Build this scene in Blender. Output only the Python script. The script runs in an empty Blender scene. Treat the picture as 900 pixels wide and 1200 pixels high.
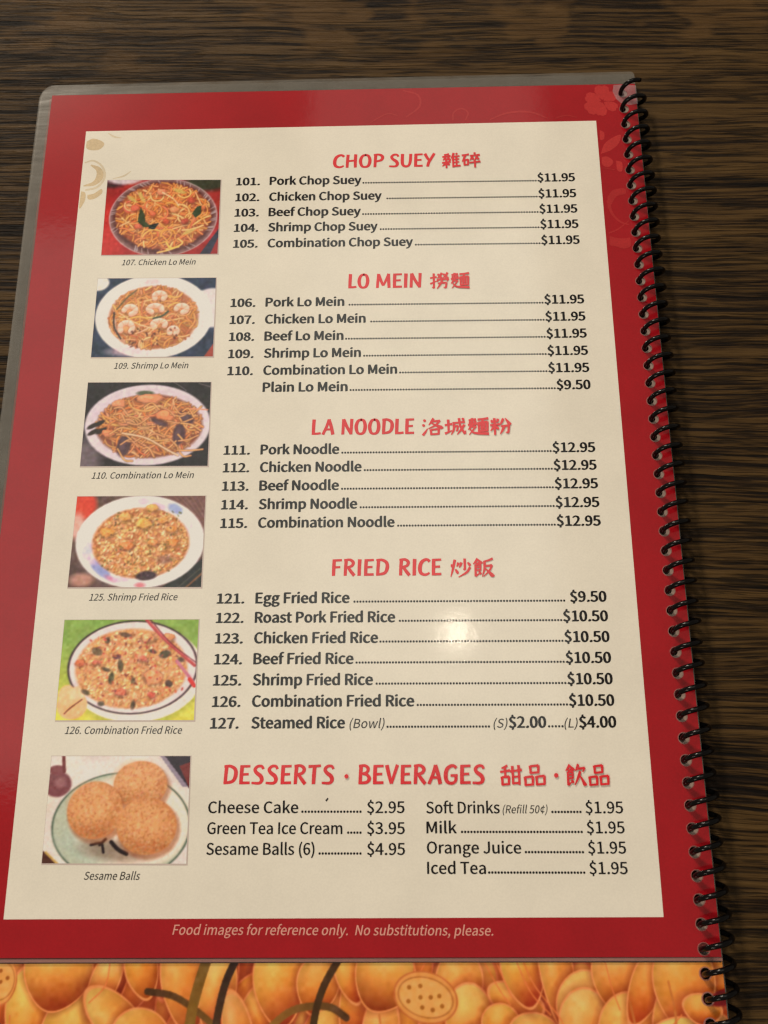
import bpy, bmesh, math, random
import numpy as np
from mathutils import Vector, Matrix
random.seed(7)
rng = np.random.default_rng(11)
S = bpy.context.scene
COL = S.collection
MM = 0.001
PZ = 3.7                      # height of the open page above the table, mm

# ------------------------------------------------------------------ camera
cam_d = bpy.data.cameras.new('camera')
cam = bpy.data.objects.new('camera', cam_d); COL.objects.link(cam); S.camera = cam
cam_d.sensor_fit = 'VERTICAL'; cam_d.sensor_height = 24.0; cam_d.lens = 24.0 * 1140.9 / 1200
Rr = Vector((0.99963132, -0.00582339, -0.02652018))
Rd = Vector((-0.01343253, -0.95489606, -0.29663627))
Rf = Vector((-0.02359659, 0.29688314, -0.95462223))
M = Matrix((Rr, -Rd, -Rf)).transposed().to_4x4()
M.translation = Vector((-80.575, -249.65, 296.24 + PZ)) * MM
cam.matrix_world = M
cam_d.clip_start = 0.01; cam_d.clip_end = 50
cam_d.dof.use_dof = True; cam_d.dof.focus_distance = 0.325; cam_d.dof.aperture_fstop = 16.0

# ------------------------------------------------------------------ light
W = bpy.data.worlds.new('World'); S.world = W; W.use_nodes = True
W.node_tree.nodes['Background'].inputs[0].default_value = (1.0, 0.86, 0.70, 1)
W.node_tree.nodes['Background'].inputs[1].default_value = 0.22
S.view_settings.view_transform = 'Standard'; S.view_settings.look = 'None'
S.view_settings.exposure = 0.14; S.view_settings.gamma = 1.0
S.cycles.use_denoising = True
S.cycles.max_bounces = 8; S.cycles.transparent_max_bounces = 12
S.cycles.filter_width = 1.3

def area(name, loc, size, power, col, target=(-0.08, -0.15, 0), shape='RECTANGLE', size_y=None, spread=None):
    d = bpy.data.lights.new(name, 'AREA'); d.shape = shape; d.size = size
    if size_y: d.size_y = size_y
    d.energy = power; d.color = col
    if spread: d.spread = spread
    o = bpy.data.objects.new(name, d); COL.objects.link(o); o.location = loc
    v = Vector(target) - Vector(loc)
    o.rotation_euler = v.to_track_quat('-Z', 'Y').to_euler()
    return o
# the pendant bulb mirrored in the laminate, the far room lamp, and an added near fill
bulb = bpy.data.lights.new('pendant_bulb', 'POINT'); bulb.energy = 0.62; bulb.shadow_soft_size = 0.011; bulb.color = (1, .88, .70)
bo = bpy.data.objects.new('pendant_bulb', bulb); COL.objects.link(bo); bo.location = (0.026, 0.118, 1.75)
area('ceiling_lamp_far', (-1.9, 3.3, 2.6), 0.8, 122.0, (1, .87, .71))
area('added_fill_near', (-1.5, -2.4, 1.9), 1.0, 18.0, (1, .87, .71))  # unseen fill lamp, added on the near side to brighten the page
def ceiling(name, x0, x1, y0, y1, z, rad, col):
    area(name, ((x0 + x1) / 2, (y0 + y1) / 2, z), x1 - x0, rad * math.pi * (x1 - x0) * (y1 - y0), col, ((x0 + x1) / 2, (y0 + y1) / 2 + .0001, 0), size_y=y1 - y0)
ceiling('ceiling_panel', -1.30, 0.28, -0.18, 1.30, 2.02, .88, (.98, .98, .87))
ceiling('ceiling_strip', -0.34, 0.30, 0.0, 2.15, 1.98, 0.55, (1, .95, .82))

# ------------------------------------------------------------------ node helpers
def lin(c):
    return tuple(((x / 255) / 12.92 if x / 255 <= .04045 else ((x / 255 + .055) / 1.055) ** 2.4) for x in c)
TINT = (0.84, 0.74, 0.60)      # what white card looks like in this lamp light
def alb(c):
    return tuple(min(0.9, a / t) for a, t in zip(lin(c), TINT)) + (1,)
class NT:
    def __init__(s, name):
        s.m = bpy.data.materials.new(name); s.m.use_nodes = True; s.t = s.m.node_tree
        s.t.nodes.clear(); s.out = s.t.nodes.new('ShaderNodeOutputMaterial')
    def n(s, kind, props=None, **ins):
        x = s.t.nodes.new('ShaderNode' + kind)
        for k, v in (props or {}).items(): setattr(x, k, v)
        for k, v in ins.items():
            key = int(k[1:]) if k[0] == 'i' and k[1:].isdigit() else k.replace('_', ' ')
            sock = x.inputs[key]
            if isinstance(v, bpy.types.NodeSocket): s.t.links.new(v, sock)
            else: sock.default_value = v
        return x
    def math(s, op, a, b=0.5, c=None):
        x = s.n('Math', {'operation': op}, i0=a, i1=b)
        if c is not None: x.inputs[2].default_value = c
        return x.outputs[0]
    def ramp(s, fac, stops):
        x = s.n('ValToRGB', None, Fac=fac); r = x.color_ramp
        while len(r.elements) > 1: r.elements.remove(r.elements[-1])
        r.elements[0].position, r.elements[0].color = stops[0][0], stops[0][1]
        for p, c in stops[1:]:
            e = r.elements.new(p); e.color = c
        return x.outputs[0]
    def maprange(s, v, a, b, c, d):
        return s.n('MapRange', None, Value=v, i1=a, i2=b, i3=c, i4=d).outputs[0]
    def scaled_pos(s, sx, sy, sz=1.0, rot=0.0):
        g = s.n('NewGeometry')
        mp = s.n('Mapping', None, Vector=g.outputs['Position'])
        mp.inputs['Scale'].default_value = (sx, sy, sz); mp.inputs['Rotation'].default_value = (0, 0, rot)
        return mp.outputs[0]
    def finish(s, shader):
        s.t.links.new(shader, s.out.inputs['Surface']); return s.m

# printed paper under a glossy laminating film: every print shares one film relief
def laminated(name, color=None, attr=None, rough=0.24, mottle=0.05, coat=0.9, fibre=True):
    t = NT(name)
    if attr: base = t.n('VertexColor', {'layer_name': attr}).outputs[0]
    else:
        base = t.n('RGB').outputs[0]; base.default_value = color
    if mottle:
        nz = t.n('TexNoise', None, Vector=t.scaled_pos(60, 60, 60), Scale=1.0, Detail=5.0, Roughness=0.6).outputs[0]
        k = t.maprange(nz, 0.3, 0.7, 1 - mottle, 1 + mottle)
        g2 = t.n('TexNoise', None, Vector=t.scaled_pos(1800, 1800, 1800), Scale=1.0, Detail=2.0).outputs[0]
        k2 = t.maprange(g2, 0.3, 0.7, 1 - mottle * .8, 1 + mottle * .8)
        k = t.math('MULTIPLY', k, k2)
        base = t.n('VectorMath', {'operation': 'SCALE'}, i0=base, Scale=k).outputs[0]
    wav = t.n('TexNoise', None, Vector=t.scaled_pos(22, 22, 22), Scale=1.0, Detail=2.0, Roughness=0.5).outputs[0]
    fine = t.n('TexNoise', None, Vector=t.scaled_pos(420, 420, 420), Scale=1.0, Detail=4.0, Roughness=0.65).outputs[0]
    b1 = t.n('Bump', None, Height=wav, Distance=0.0022, Strength=0.05).outputs[0]
    b2 = t.n('Bump', None, Height=fine, Distance=0.00010, Strength=0.20, Normal=b1).outputs[0]
    sm = t.n('TexNoise', None, Vector=t.scaled_pos(35, 35, 35), Scale=1.0, Detail=6.0, Roughness=0.7).outputs[0]
    cr = t.maprange(sm, 0.35, 0.7, 0.045, 0.095)
    p = t.n('BsdfPrincipled', None, Base_Color=base, Roughness=rough, Coat_Weight=coat, Coat_Roughness=cr,
            Coat_IOR=1.5, Coat_Normal=b2)
    p.inputs['Specular IOR Level'].default_value = 0.1
    return t.finish(p.outputs[0])

def film(name, alpha=0.5, col=(130, 118, 100)):
    t = NT(name)
    sm = t.n('TexNoise', None, Vector=t.scaled_pos(90, 90, 90), Scale=1.0, Detail=6.0, Roughness=0.65).outputs[0]
    a = t.maprange(sm, 0.3, 0.7, alpha - .12, alpha + .12)
    wav = t.n('TexNoise', None, Vector=t.scaled_pos(30, 160, 30), Scale=1.0, Detail=3.0).outputs[0]
    b = t.n('Bump', None, Height=wav, Distance=0.0015, Strength=0.12).outputs[0]
    p = t.n('BsdfPrincipled', None, Base_Color=alb(col), Roughness=0.22, Alpha=a, Normal=b)
    return t.finish(p.outputs[0])

def wood():
    t = NT('dark_oak_wood')
    warp = t.n('TexNoise', None, Vector=t.scaled_pos(9, 16, 1, 0.02), Scale=1.0, Detail=3.0).outputs[0]
    g = t.n('NewGeometry').outputs['Position']
    sx = t.n('SeparateXYZ', None, Vector=g)
    yy = t.math('ADD', sx.outputs[1], t.math('MULTIPLY', t.math('SUBTRACT', warp, .5), 0.007))
    yy = t.math('ADD', yy, t.math('MULTIPLY', sx.outputs[0], 0.03))
    def vec(ax, ay):
        return t.n('CombineXYZ', None, X=t.math('MULTIPLY', sx.outputs[0], ax), Y=t.math('MULTIPLY', yy, ay), Z=0.37).outputs[0]
    lines = t.n('TexNoise', None, Vector=vec(16, 740), Scale=1.0, Detail=3.0, Roughness=0.55).outputs[0]
    fine = t.n('TexNoise', None, Vector=vec(70, 1900), Scale=1.0, Detail=4.0, Roughness=0.7).outputs[0]
    pores = t.n('TexNoise', None, Vector=vec(60, 900), Scale=1.0, Detail=2.0, Roughness=0.5).outputs[0]
    broad = t.n('TexNoise', None, Vector=vec(5, 60), Scale=1.0, Detail=3.0, Roughness=0.5).outputs[0]
    fleck = t.n('TexNoise', None, Vector=vec(38, 75), Scale=1.0, Detail=2.5, Roughness=0.5).outputs[0]
    # flecked figure only towards the far side of the board
    far = t.maprange(sx.outputs[1], 0.010, 0.034, 0.0, 1.0)
    lv = t.math('ADD', t.math('MULTIPLY', lines, .62), t.math('MULTIPLY', fine, .38))
    lv = t.math('ADD', lv, t.math('MULTIPLY', t.math('SUBTRACT', broad, .5), .22))
    c = t.ramp(lv, [(.36, (.006, .0035, .0022, 1)), (.435, (.010, .0058, .003, 1)), (.475, (.030, .018, .007, 1)),
                    (.53, (.056, .035, .013, 1)), (.66, (.088, .057, .023, 1))])
    pm = t.maprange(pores, .36, .44, .35, 1.0)
    c = t.n('VectorMath', {'operation': 'SCALE'}, i0=c, Scale=pm).outputs[0]
    fl = t.math('MULTIPLY', t.maprange(fleck, .52, .60, 0, .60), far)
    c = t.n('Mix', {'data_type': 'RGBA'}, i0=fl, i6=c, i7=(.098, .060, .024, 1)).outputs[2]
    gr = t.n('TexNoise', None, Vector=vec(11, 520), Scale=1.0, Detail=1.5, Roughness=0.45).outputs[0]
    gl = t.maprange(t.math('ABSOLUTE', t.math('SUBTRACT', gr, .5)), .004, .040, .35, 1.0)
    pr = t.n('TexNoise', None, Vector=vec(22, 150), Scale=1.0, Detail=1.0).outputs[0]
    gl = t.math('MAXIMUM', gl, t.maprange(pr, .56, .66, 0.0, 1.0))
    c = t.n('VectorMath', {'operation': 'SCALE'}, i0=c, Scale=gl).outputs[0]
    c = t.n('VectorMath', {'operation': 'MULTIPLY'}, i0=c, i1=(1.12, .97, .76)).outputs[0]
    pm = t.math('ADD', pm, gl)
    h = t.math('ADD', t.math('MULTIPLY', lv, 1.0), t.math('MULTIPLY', pm, .3))
    b = t.n('Bump', None, Height=h, Distance=0.0009, Strength=0.8).outputs[0]
    r = t.maprange(lines, .3, .7, .60, .42)
    p = t.n('BsdfPrincipled', None, Base_Color=c, Roughness=r, Normal=b)
    p.inputs['Specular IOR Level'].default_value = 0.12
    return t.finish(p.outputs[0])

def plain(name, col, rough, spec=0.5, bump=0.0):
    t = NT(name)
    nz = t.n('TexNoise', None, Vector=t.scaled_pos(500, 500, 500), Scale=1.0, Detail=3.0).outputs[0]
    c = t.n('RGB').outputs[0]; c.default_value = col
    c = t.n('VectorMath', {'operation': 'SCALE'}, i0=c, Scale=t.maprange(nz, .3, .7, .85, 1.15)).outputs[0]
    b = t.n('Bump', None, Height=nz, Distance=0.0002, Strength=bump or .2).outputs[0]
    p = t.n('BsdfPrincipled', None, Base_Color=c, Roughness=rough, Normal=b)
    p.inputs['Specular IOR Level'].default_value = spec
    return t.finish(p.outputs[0])

M_red = laminated('red_print', (.36, .006, .012, 1), mottle=.07)
M_cream = laminated('cream_print', (.83, .785, .685, 1), mottle=.035)
M_black = laminated('black_ink', (.007, .006, .006, 1), mottle=0)
M_grey = laminated('caption_ink', (.03, .026, .024, 1), mottle=0)
M_head = laminated('red_ink', (.74, .022, .032, 1), mottle=.08)
M_foot = laminated('footer_ink', (.78, .36, .30, 1), mottle=0)
M_orn = laminated('light_red_print', (.50, .030, .030, 1), mottle=.10)
M_orn2 = laminated('faint_red_print', (.42, .020, .022, 1), mottle=.10)
M_tan = laminated('tan_print', (.66, .52, .33, 1), mottle=.10)
M_tan2 = laminated('pale_tan_print', (.72, .62, .46, 1), mottle=.08)
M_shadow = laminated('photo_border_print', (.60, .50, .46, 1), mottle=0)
M_photo = laminated('photo_print', attr='Col', mottle=.02)
M_film = film('clear_laminate_margin', .27, (118, 107, 90))
M_foot_film = film('pinkish_laminate_foot', .5, (160, 112, 98))
M_glare_film = film('painted_glare_film', .35, (185, 150, 140))  # milky tint that paints glare onto the film
M_rim = film('cut_laminate_rim', .42, (170, 120, 105))
M_wood = wood()
M_coil = plain('black_plastic', (.0015, .0015, .0018, 1), .18, .22)
M_edge = plain('paper_edge', (.30, .22, .18, 1), .7)
M_pale = plain('sealed_laminate_edge', (.34, .26, .22, 1), .35)
M_foot_shade = plain('painted_foot_shade', (.035, .016, .010, 1), .6)  # dark tone for the painted shadow line below the front page
M_cover = plain('cover_card', (.30, .05, .04, 1), .6)

# ------------------------------------------------------------------ mesh helpers (authored in mm on the page plane)
def link(name, me, mat, parent=None, z=0.0):
    o = bpy.data.objects.new(name, me); COL.objects.link(o)
    if mat: me.materials.clear(); me.materials.append(mat)
    if parent: o.parent = parent
    o.location.z = z * MM
    return o
def skew(x, y):
    """The print sits very slightly off square on the sheet, more so near the head of the page."""
    k = 1.25 - 0.6 * min(1.0, max(0.0, (-y - 35) / 190.0))
    return y - k * (x + 140) / 120.0
def sheet_poly(loops, z0, thick, name, mat, parent, edge_mat=None):
    """flat sheet with holes: loops[0] outline, others holes; z0 = top surface, mm"""
    cu = bpy.data.curves.new(name, 'CURVE'); cu.dimensions = '2D'; cu.fill_mode = 'BOTH'
    for lp in loops:
        sp = cu.splines.new('POLY'); sp.points.add(len(lp) - 1); sp.use_cyclic_u = True
        for p, (x, y) in zip(sp.points, lp): p.co = (x * MM, y * MM, 0, 1)
    cu.extrude = thick * MM / 2
    tmp = bpy.data.objects.new('tmp', cu); COL.objects.link(tmp)
    dg = bpy.context.evaluated_depsgraph_get(); dg.update()
    me = bpy.data.meshes.new_from_object(tmp.evaluated_get(dg))
    bpy.data.objects.remove(tmp); bpy.data.curves.remove(cu)
    me.name = name
    for v in me.vertices: v.co.z += (z0 - thick / 2) * MM
    o = link(name, me, mat, parent)
    if edge_mat:
        me.materials.append(edge_mat)
        for p in me.polygons:
            if abs(p.normal.z) < .5: p.material_index = 1
    return o
def circ(x, y, r, n=20, ry=None):
    ry = ry or r
    return [(x + r * math.cos(a), y + ry * math.sin(a)) for a in [2 * math.pi * k / n for k in range(n)]]
def flat(name, polys, z, mat, parent, warp=True):
    """several flat outlines joined into one printed mark; each a hair above the last"""
    bm = bmesh.new()
    for i, pl in enumerate(polys):
        vs = [bm.verts.new((x * MM, (skew(x, y) if warp else y) * MM, (z + i * 0.004) * MM)) for x, y in pl]
        try: bm.faces.new(vs)
        except ValueError: pass
    bmesh.ops.recalc_face_normals(bm, faces=bm.faces)
    for f in bm.faces:
        if f.normal.z < 0: f.normal_flip()
    bmesh.ops.triangulate(bm, faces=bm.faces[:], ngon_method='EAR_CLIP')
    me = bpy.data.meshes.new(name); bm.to_mesh(me); bm.free()
    return link(name, me, mat, parent)
def smooth(pts, n=5):
    P = [np.array(p, float) for p in pts]
    if len(P) < 3: 
        return [P[0] + (P[1] - P[0]) * k / n for k in range(n + 1)]
    Q = [2 * P[0] - P[1]] + P + [2 * P[-1] - P[-2]]
    out = []
    for i in range(1, len(Q) - 2):
        for k in range(n):
            s = k / n
            out.append(0.5 * ((2 * Q[i]) + (-Q[i-1] + Q[i+1]) * s + (2*Q[i-1] - 5*Q[i] + 4*Q[i+1] - Q[i+2]) * s*s + (-Q[i-1] + 3*Q[i] - 3*Q[i+1] + Q[i+2]) * s**3))
    out.append(P[-1]); return out
def ribbon(pts, n=5, cap=0.0):
    """pts = (x, y, width); returns an outline polygon"""
    c = smooth(pts, n); L, R = [], []
    for i, p in enumerate(c):
        a = c[max(0, i - 1)][:2]; b = c[min(len(c) - 1, i + 1)][:2]; d = b - a
        d = d / (np.linalg.norm(d) + 1e-9); nn = np.array([-d[1], d[0]]); w = max(.0001, p[2]) / 2
        sh = d * cap * p[2] * (1 if i == len(c) - 1 else (-1 if i == 0 else 0))
        L.append(tuple(p[:2] + nn * w + sh * .6)); R.append(tuple(p[:2] - nn * w + sh))
    return L + R[::-1]

# ------------------------------------------------------------------ lettering
# outlines of a humanist sans: advance width and closed contours, cap height = 1000
GLYPHS = {
 ' ': (306, []),
 '$': (757, [[340,-168,430,-168,430,-14,602,72,666,251,555,474,349,587,239,739,281,846,393,887,496,864,578,801,645,874,553,949,430,988,430,1141,340,1141,340,986,180,904,119,733,229,529,434,414,544,243,501,129,372,86,244,115,138,187,79,101,197,23,340,-16]]),
 '(': (461, [[326,-267,402,-233,305,-28,248,194,229,424,248,654,305,875,402,1080,326,1116,218,905,150,677,126,424,150,171,218,-57]]),
 ')': (461, [[135,-267,243,-57,312,171,336,424,312,677,243,905,135,1116,57,1080,155,875,214,654,233,424,214,194,155,-28,57,-233]]),
 ',': (379, [[102,-259,248,-146,302,26,274,133,196,172,130,149,102,85,130,20,194,-3,209,-1,172,-110,72,-186]]),
 '.': (379, [[190,-18,253,8,280,76,253,146,190,172,126,146,100,76,126,8]]),
 '0': (757, [[379,-18,544,40,652,213,690,503,652,791,544,961,379,1018,214,961,106,791,68,503,106,213,214,40],[379,83,241,183,188,503,241,821,379,920,517,821,570,503,517,183]]),
 '1': (757, [[120,0,668,0,668,104,468,104,468,1000,372,1000,282,959,165,929,165,850,344,850,344,104,120,104]]),
 '2': (757, [[60,0,689,0,689,108,412,108,331,105,248,98,454,315,591,522,641,724,562,938,349,1018,185,978,55,872,127,801,221,884,334,917,473,861,518,719,469,536,318,325,60,74]]),
 '3': (757, [[359,-18,587,58,681,267,619,435,469,521,469,528,598,616,647,768,564,952,355,1018,201,984,76,899,143,820,238,890,351,917,475,873,520,759,459,623,243,568,243,472,485,417,554,271,497,136,351,86,207,121,104,201,40,120,165,24]]),
 '4': (757, [[464,0,581,0,581,276,715,276,715,375,581,375,581,1000,443,1000,27,357,27,276,464,276],[464,375,157,375,385,716,427,790,465,864,471,864,466,772,464,682]]),
 '5': (757, [[357,-18,517,23,637,139,685,325,596,567,383,644,303,633,233,604,259,894,636,894,636,1000,150,1000,117,533,184,491,264,535,351,550,501,490,558,322,496,149,345,86,200,120,100,196,37,115,164,23]]),
 '6': (757, [[411,-18,613,72,698,307,623,543,420,621,301,589,194,501,232,746,324,877,452,915,539,895,610,839,681,915,581,989,446,1018,264,965,129,792,76,477,121,202,239,37],[196,401,300,499,400,528,535,468,580,307,531,143,411,80,262,163]]),
 '7': (757, [[270,0,400,0,431,347,516,639,693,925,693,1000,67,1000,67,894,553,894,396,625,308,340]]),
 '8': (757, [[382,-18,608,57,694,240,643,405,527,503,527,510,615,609,659,752,586,941,385,1015,189,945,111,761,151,626,246,531,246,525,120,418,63,248,153,57],[450,543,292,625,224,761,269,878,383,922,508,871,553,745,526,639],[383,75,233,127,173,259,212,389,311,486,497,394,576,244,523,122]]),
 '9': (757, [[321,-18,498,38,631,218,683,543,639,807,519,965,347,1018,145,929,60,693,135,459,336,379,459,412,566,501,526,256,436,125,317,86,224,106,147,162,79,85,180,11],[565,606,460,503,356,472,222,532,177,693,226,859,348,921,499,841]]),
 'B': (896, [[138,0,456,0,653,32,786,130,835,293,778,455,632,532,632,539,740,621,778,756,681,944,434,1000,138,1000],[263,576,263,900,417,900,594,864,653,739,597,619,412,576],[263,101,263,477,438,477,640,434,711,297,639,149,438,101]]),
 'C': (870, [[514,-18,687,20,821,126,752,206,648,123,520,93,354,143,247,285,209,503,249,719,358,858,524,907,638,881,729,813,797,895,684,980,523,1018,295,955,138,777,79,499,136,221,291,44]]),
 'D': (939, [[138,0,393,0,648,60,805,232,858,503,804,774,646,942,387,1000,138,1000],[263,104,263,898,377,898,573,852,690,718,729,503,690,288,573,151,377,104]]),
 'E': (804, [[138,0,729,0,729,108,263,108,263,472,643,472,643,580,263,580,263,894,714,894,714,1000,138,1000]]),
 'F': (753, [[138,0,263,0,263,449,645,449,645,555,263,555,263,894,714,894,714,1000,138,1000]]),
 'G': (940, [[531,-18,711,15,839,98,839,518,510,518,510,413,723,413,723,151,645,108,543,93,361,143,248,285,209,503,250,719,366,858,542,907,668,880,757,813,825,895,712,979,538,1018,301,955,139,777,79,499,138,221,297,44]]),
 'I': (400, [[138,0,263,0,263,1000,138,1000]]),
 'J': (730, [[323,-18,534,73,599,293,599,1000,472,1000,472,306,432,142,311,93,214,119,138,206,48,141,160,23]]),
 'L': (741, [[138,0,701,0,701,108,263,108,263,1000,138,1000]]),
 'M': (1108, [[138,0,251,0,251,554,246,701,235,849,240,849,321,621,510,101,595,101,783,621,864,849,869,849,858,701,853,554,853,0,970,0,970,1000,819,1000,628,465,594,361,558,256,553,256,517,361,480,465,289,1000,138,1000]]),
 'N': (986, [[138,0,256,0,256,525,251,683,241,838,247,838,355,632,719,0,849,0,849,1000,729,1000,729,480,734,320,746,164,739,164,632,370,266,1000,138,1000]]),
 'O': (1012, [[506,-18,728,46,878,226,933,503,878,779,728,956,506,1018,284,956,134,779,79,503,134,226,284,46],[506,93,349,144,246,286,209,503,246,719,349,858,506,907,663,858,766,719,804,503,766,286,663,144]]),
 'P': (864, [[138,0,263,0,263,398,428,398,621,431,750,533,797,707,750,880,619,972,423,1000,138,1000],[263,501,263,898,407,898,605,857,671,707,608,550,412,501]]),
 'R': (866, [[263,525,263,898,431,898,611,858,674,720,611,574,431,525],[686,0,828,0,574,438,738,533,799,720,701,938,450,1000,138,1000,138,0,263,0,263,424,443,424]]),
 'S': (813, [[415,-18,663,65,754,266,695,437,548,533,407,595,294,654,240,763,291,868,427,907,553,882,655,814,720,895,592,983,427,1018,201,943,112,753,179,585,315,497,458,434,578,367,626,255,571,138,416,93,266,127,141,217,65,130,219,22]]),
 'T': (817, [[345,0,472,0,472,894,775,894,775,1000,42,1000,42,894,345,894]]),
 'a': (768, [[296,-18,427,13,542,89,546,89,557,0,659,0,659,456,599,677,402,760,237,728,112,663,160,577,261,631,382,656,504,599,535,469,277,418,128,328,80,192,142,37],[332,83,238,110,201,201,274,318,535,386,535,180,433,108]]),
 'b': (843, [[452,-18,610,30,728,166,774,382,740,582,640,713,479,760,357,730,246,656,251,789,251,1086,126,1086,126,0,225,0,236,76,241,76,345,7],[431,87,347,104,251,164,251,554,352,629,447,655,599,580,644,381,584,165]]),
 'c': (696, [[417,-18,546,7,658,75,603,160,524,107,428,86,263,164,199,370,265,576,432,655,512,637,580,591,643,673,552,734,427,760,250,714,121,581,71,370,117,160,240,28]]),
 'd': (846, [[378,-18,502,13,603,87,607,87,618,0,720,0,720,1086,595,1086,595,801,602,674,505,737,393,760,235,712,118,578,72,370,110,160,216,28],[405,87,254,162,201,371,263,576,415,655,505,637,595,577,595,188,503,112]]),
 'e': (756, [[426,-18,560,4,668,57,625,141,538,97,439,82,267,152,194,341,693,341,698,412,622,665,402,760,241,712,119,578,71,370,119,161,246,28],[192,430,265,600,405,660,541,601,589,430]]),
 'f': (443, [[45,640,146,640,146,0,270,0,270,640,427,640,427,741,270,741,270,858,296,967,375,1004,416,999,458,984,486,1080,428,1097,362,1104,198,1038,146,859,146,741,45,734]]),
 'g': (769, [[375,-341,649,-264,750,-85,685,49,492,91,347,91,244,114,217,172,231,223,265,261,318,241,374,235,567,304,645,492,629,580,585,645,737,645,737,741,479,741,432,754,374,760,180,688,97,495,127,377,194,296,194,291,138,234,112,153,131,79,179,31,179,25,98,-51,70,-143,155,-290],[374,319,264,367,217,495,263,623,374,668,486,623,532,495,485,367],[393,-255,235,-220,179,-126,196,-61,254,0,304,-9,349,-11,477,-11,589,-32,628,-105,564,-209]]),
 'h': (828, [[126,0,251,0,251,538,351,622,453,651,560,604,593,453,593,0,718,0,718,469,663,685,491,760,356,723,246,636,251,789,251,1086,126,1086]]),
 'i': (375, [[126,0,251,0,251,741,126,741],[188,894,248,916,271,977,248,1035,188,1057,129,1035,106,977,129,916]]),
 'k': (753, [[126,0,248,0,248,195,387,357,604,0,739,0,460,442,707,741,568,741,254,351,248,351,248,1086,126,1086]]),
 'l': (387, [[256,-18,299,-14,329,-7,311,89,285,86,261,98,251,139,251,1086,126,1086,126,147,156,25]]),
 'm': (1263, [[126,0,251,0,251,538,348,623,437,651,541,604,574,453,574,0,698,0,698,538,797,623,885,651,990,604,1023,453,1023,0,1147,0,1147,469,1092,685,924,760,796,720,678,618,607,722,473,760,349,723,243,633,240,633,228,741,126,741]]),
 'n': (832, [[126,0,251,0,251,538,351,622,453,651,560,604,593,453,593,0,718,0,718,469,663,685,491,760,355,723,243,633,240,633,228,741,126,741]]),
 'o': (827, [[413,-18,583,28,707,160,756,370,707,581,583,714,413,760,244,714,119,581,71,370,119,160,244,28],[413,86,258,164,199,370,258,576,413,655,569,576,629,370,569,164]]),
 'p': (846, [[126,-312,251,-312,251,-61,247,68,349,4,452,-18,610,30,728,166,774,382,740,582,640,713,479,760,354,728,243,655,240,655,228,741,126,741],[431,87,347,104,251,164,251,554,353,629,447,655,599,580,644,381,584,165]]),
 'r': (529, [[126,0,251,0,251,476,339,609,437,648,475,645,509,636,532,744,496,756,453,760,337,718,243,606,240,606,228,741,126,741]]),
 's': (638, [[319,-18,519,47,588,202,516,352,363,427,252,477,203,555,237,631,341,663,431,644,509,598,569,675,468,735,340,760,151,699,85,550,153,409,300,336,415,282,469,195,433,113,323,79,205,104,104,168,44,85,168,11]]),
 't': (514, [[357,-18,428,-9,495,10,471,104,429,89,386,83,297,120,271,225,271,640,473,640,473,741,271,741,271,950,168,950,154,741,37,734,37,640,147,640,147,229,194,50]]),
 'u': (828, [[342,-18,476,19,587,116,591,116,600,0,704,0,704,741,580,741,580,216,482,120,379,90,273,137,240,286,240,741,115,741,115,271,170,56]]),
 'w': (1094, [[243,0,387,0,492,397,519,503,543,613,550,613,575,504,600,400,707,0,858,0,1059,741,939,741,831,312,808,208,786,106,779,106,727,312,611,741,490,741,374,312,348,208,325,106,318,106,274,312,164,741,37,741]]),
 'y': (711, [[138,-319,312,-245,415,-63,693,741,572,741,438,330,378,120,371,120,333,227,297,330,147,741,18,741,315,-1,299,-57,235,-171,132,-217,102,-213,75,-205,50,-304,90,-315]]),
 '¢': (757, [[400,-49,479,-49,479,106,593,136,693,202,637,282,566,234,479,209,479,735,553,716,617,671,678,750,594,810,479,839,479,996,400,996,400,835,244,778,134,655,93,472,132,288,239,165,400,108],[400,216,265,303,216,472,266,640,400,727]]),
}

from mathutils.geometry import tessellate_polygon
_tess = {}
def glyph(ch):
    if ch not in _tess:
        adv, loops = GLYPHS[ch]
        L = [[(lp[i], lp[i + 1]) for i in range(0, len(lp), 2)] for lp in loops]
        flat_pts = [p for l in L for p in l]
        def area2(l): return sum(l[i][0] * l[(i + 1) % len(l)][1] - l[(i + 1) % len(l)][0] * l[i][1] for i in range(len(l)))
        def inside(p, l):
            c = False
            for (x1, y1), (x2, y2) in zip(l, l[1:] + l[:1]):
                if (y1 > p[1]) != (y2 > p[1]) and p[0] < (x2 - x1) * (p[1] - y1) / (y2 - y1) + x1: c = not c
            return c
        base = [sum(len(q) for q in L[:i]) for i in range(len(L))]
        outer_ = [i for i in range(len(L)) if not any(j != i and inside(L[i][0], L[j]) for j in range(len(L)))]
        T_ = []
        for i in outer_:
            grp = [i] + [j for j in range(len(L)) if j not in outer_ and inside(L[j][0], L[i])]
            ids = [base[g_] + q for g_ in grp for q in range(len(L[g_]))]
            T_ += [tuple(ids[q] for q in tri) for tri in tessellate_polygon([[Vector((x, y, 0)) for x, y in L[g_]] for g_ in grp])]
        _tess[ch] = (adv, flat_pts, T_)
    return _tess[ch]
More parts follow.
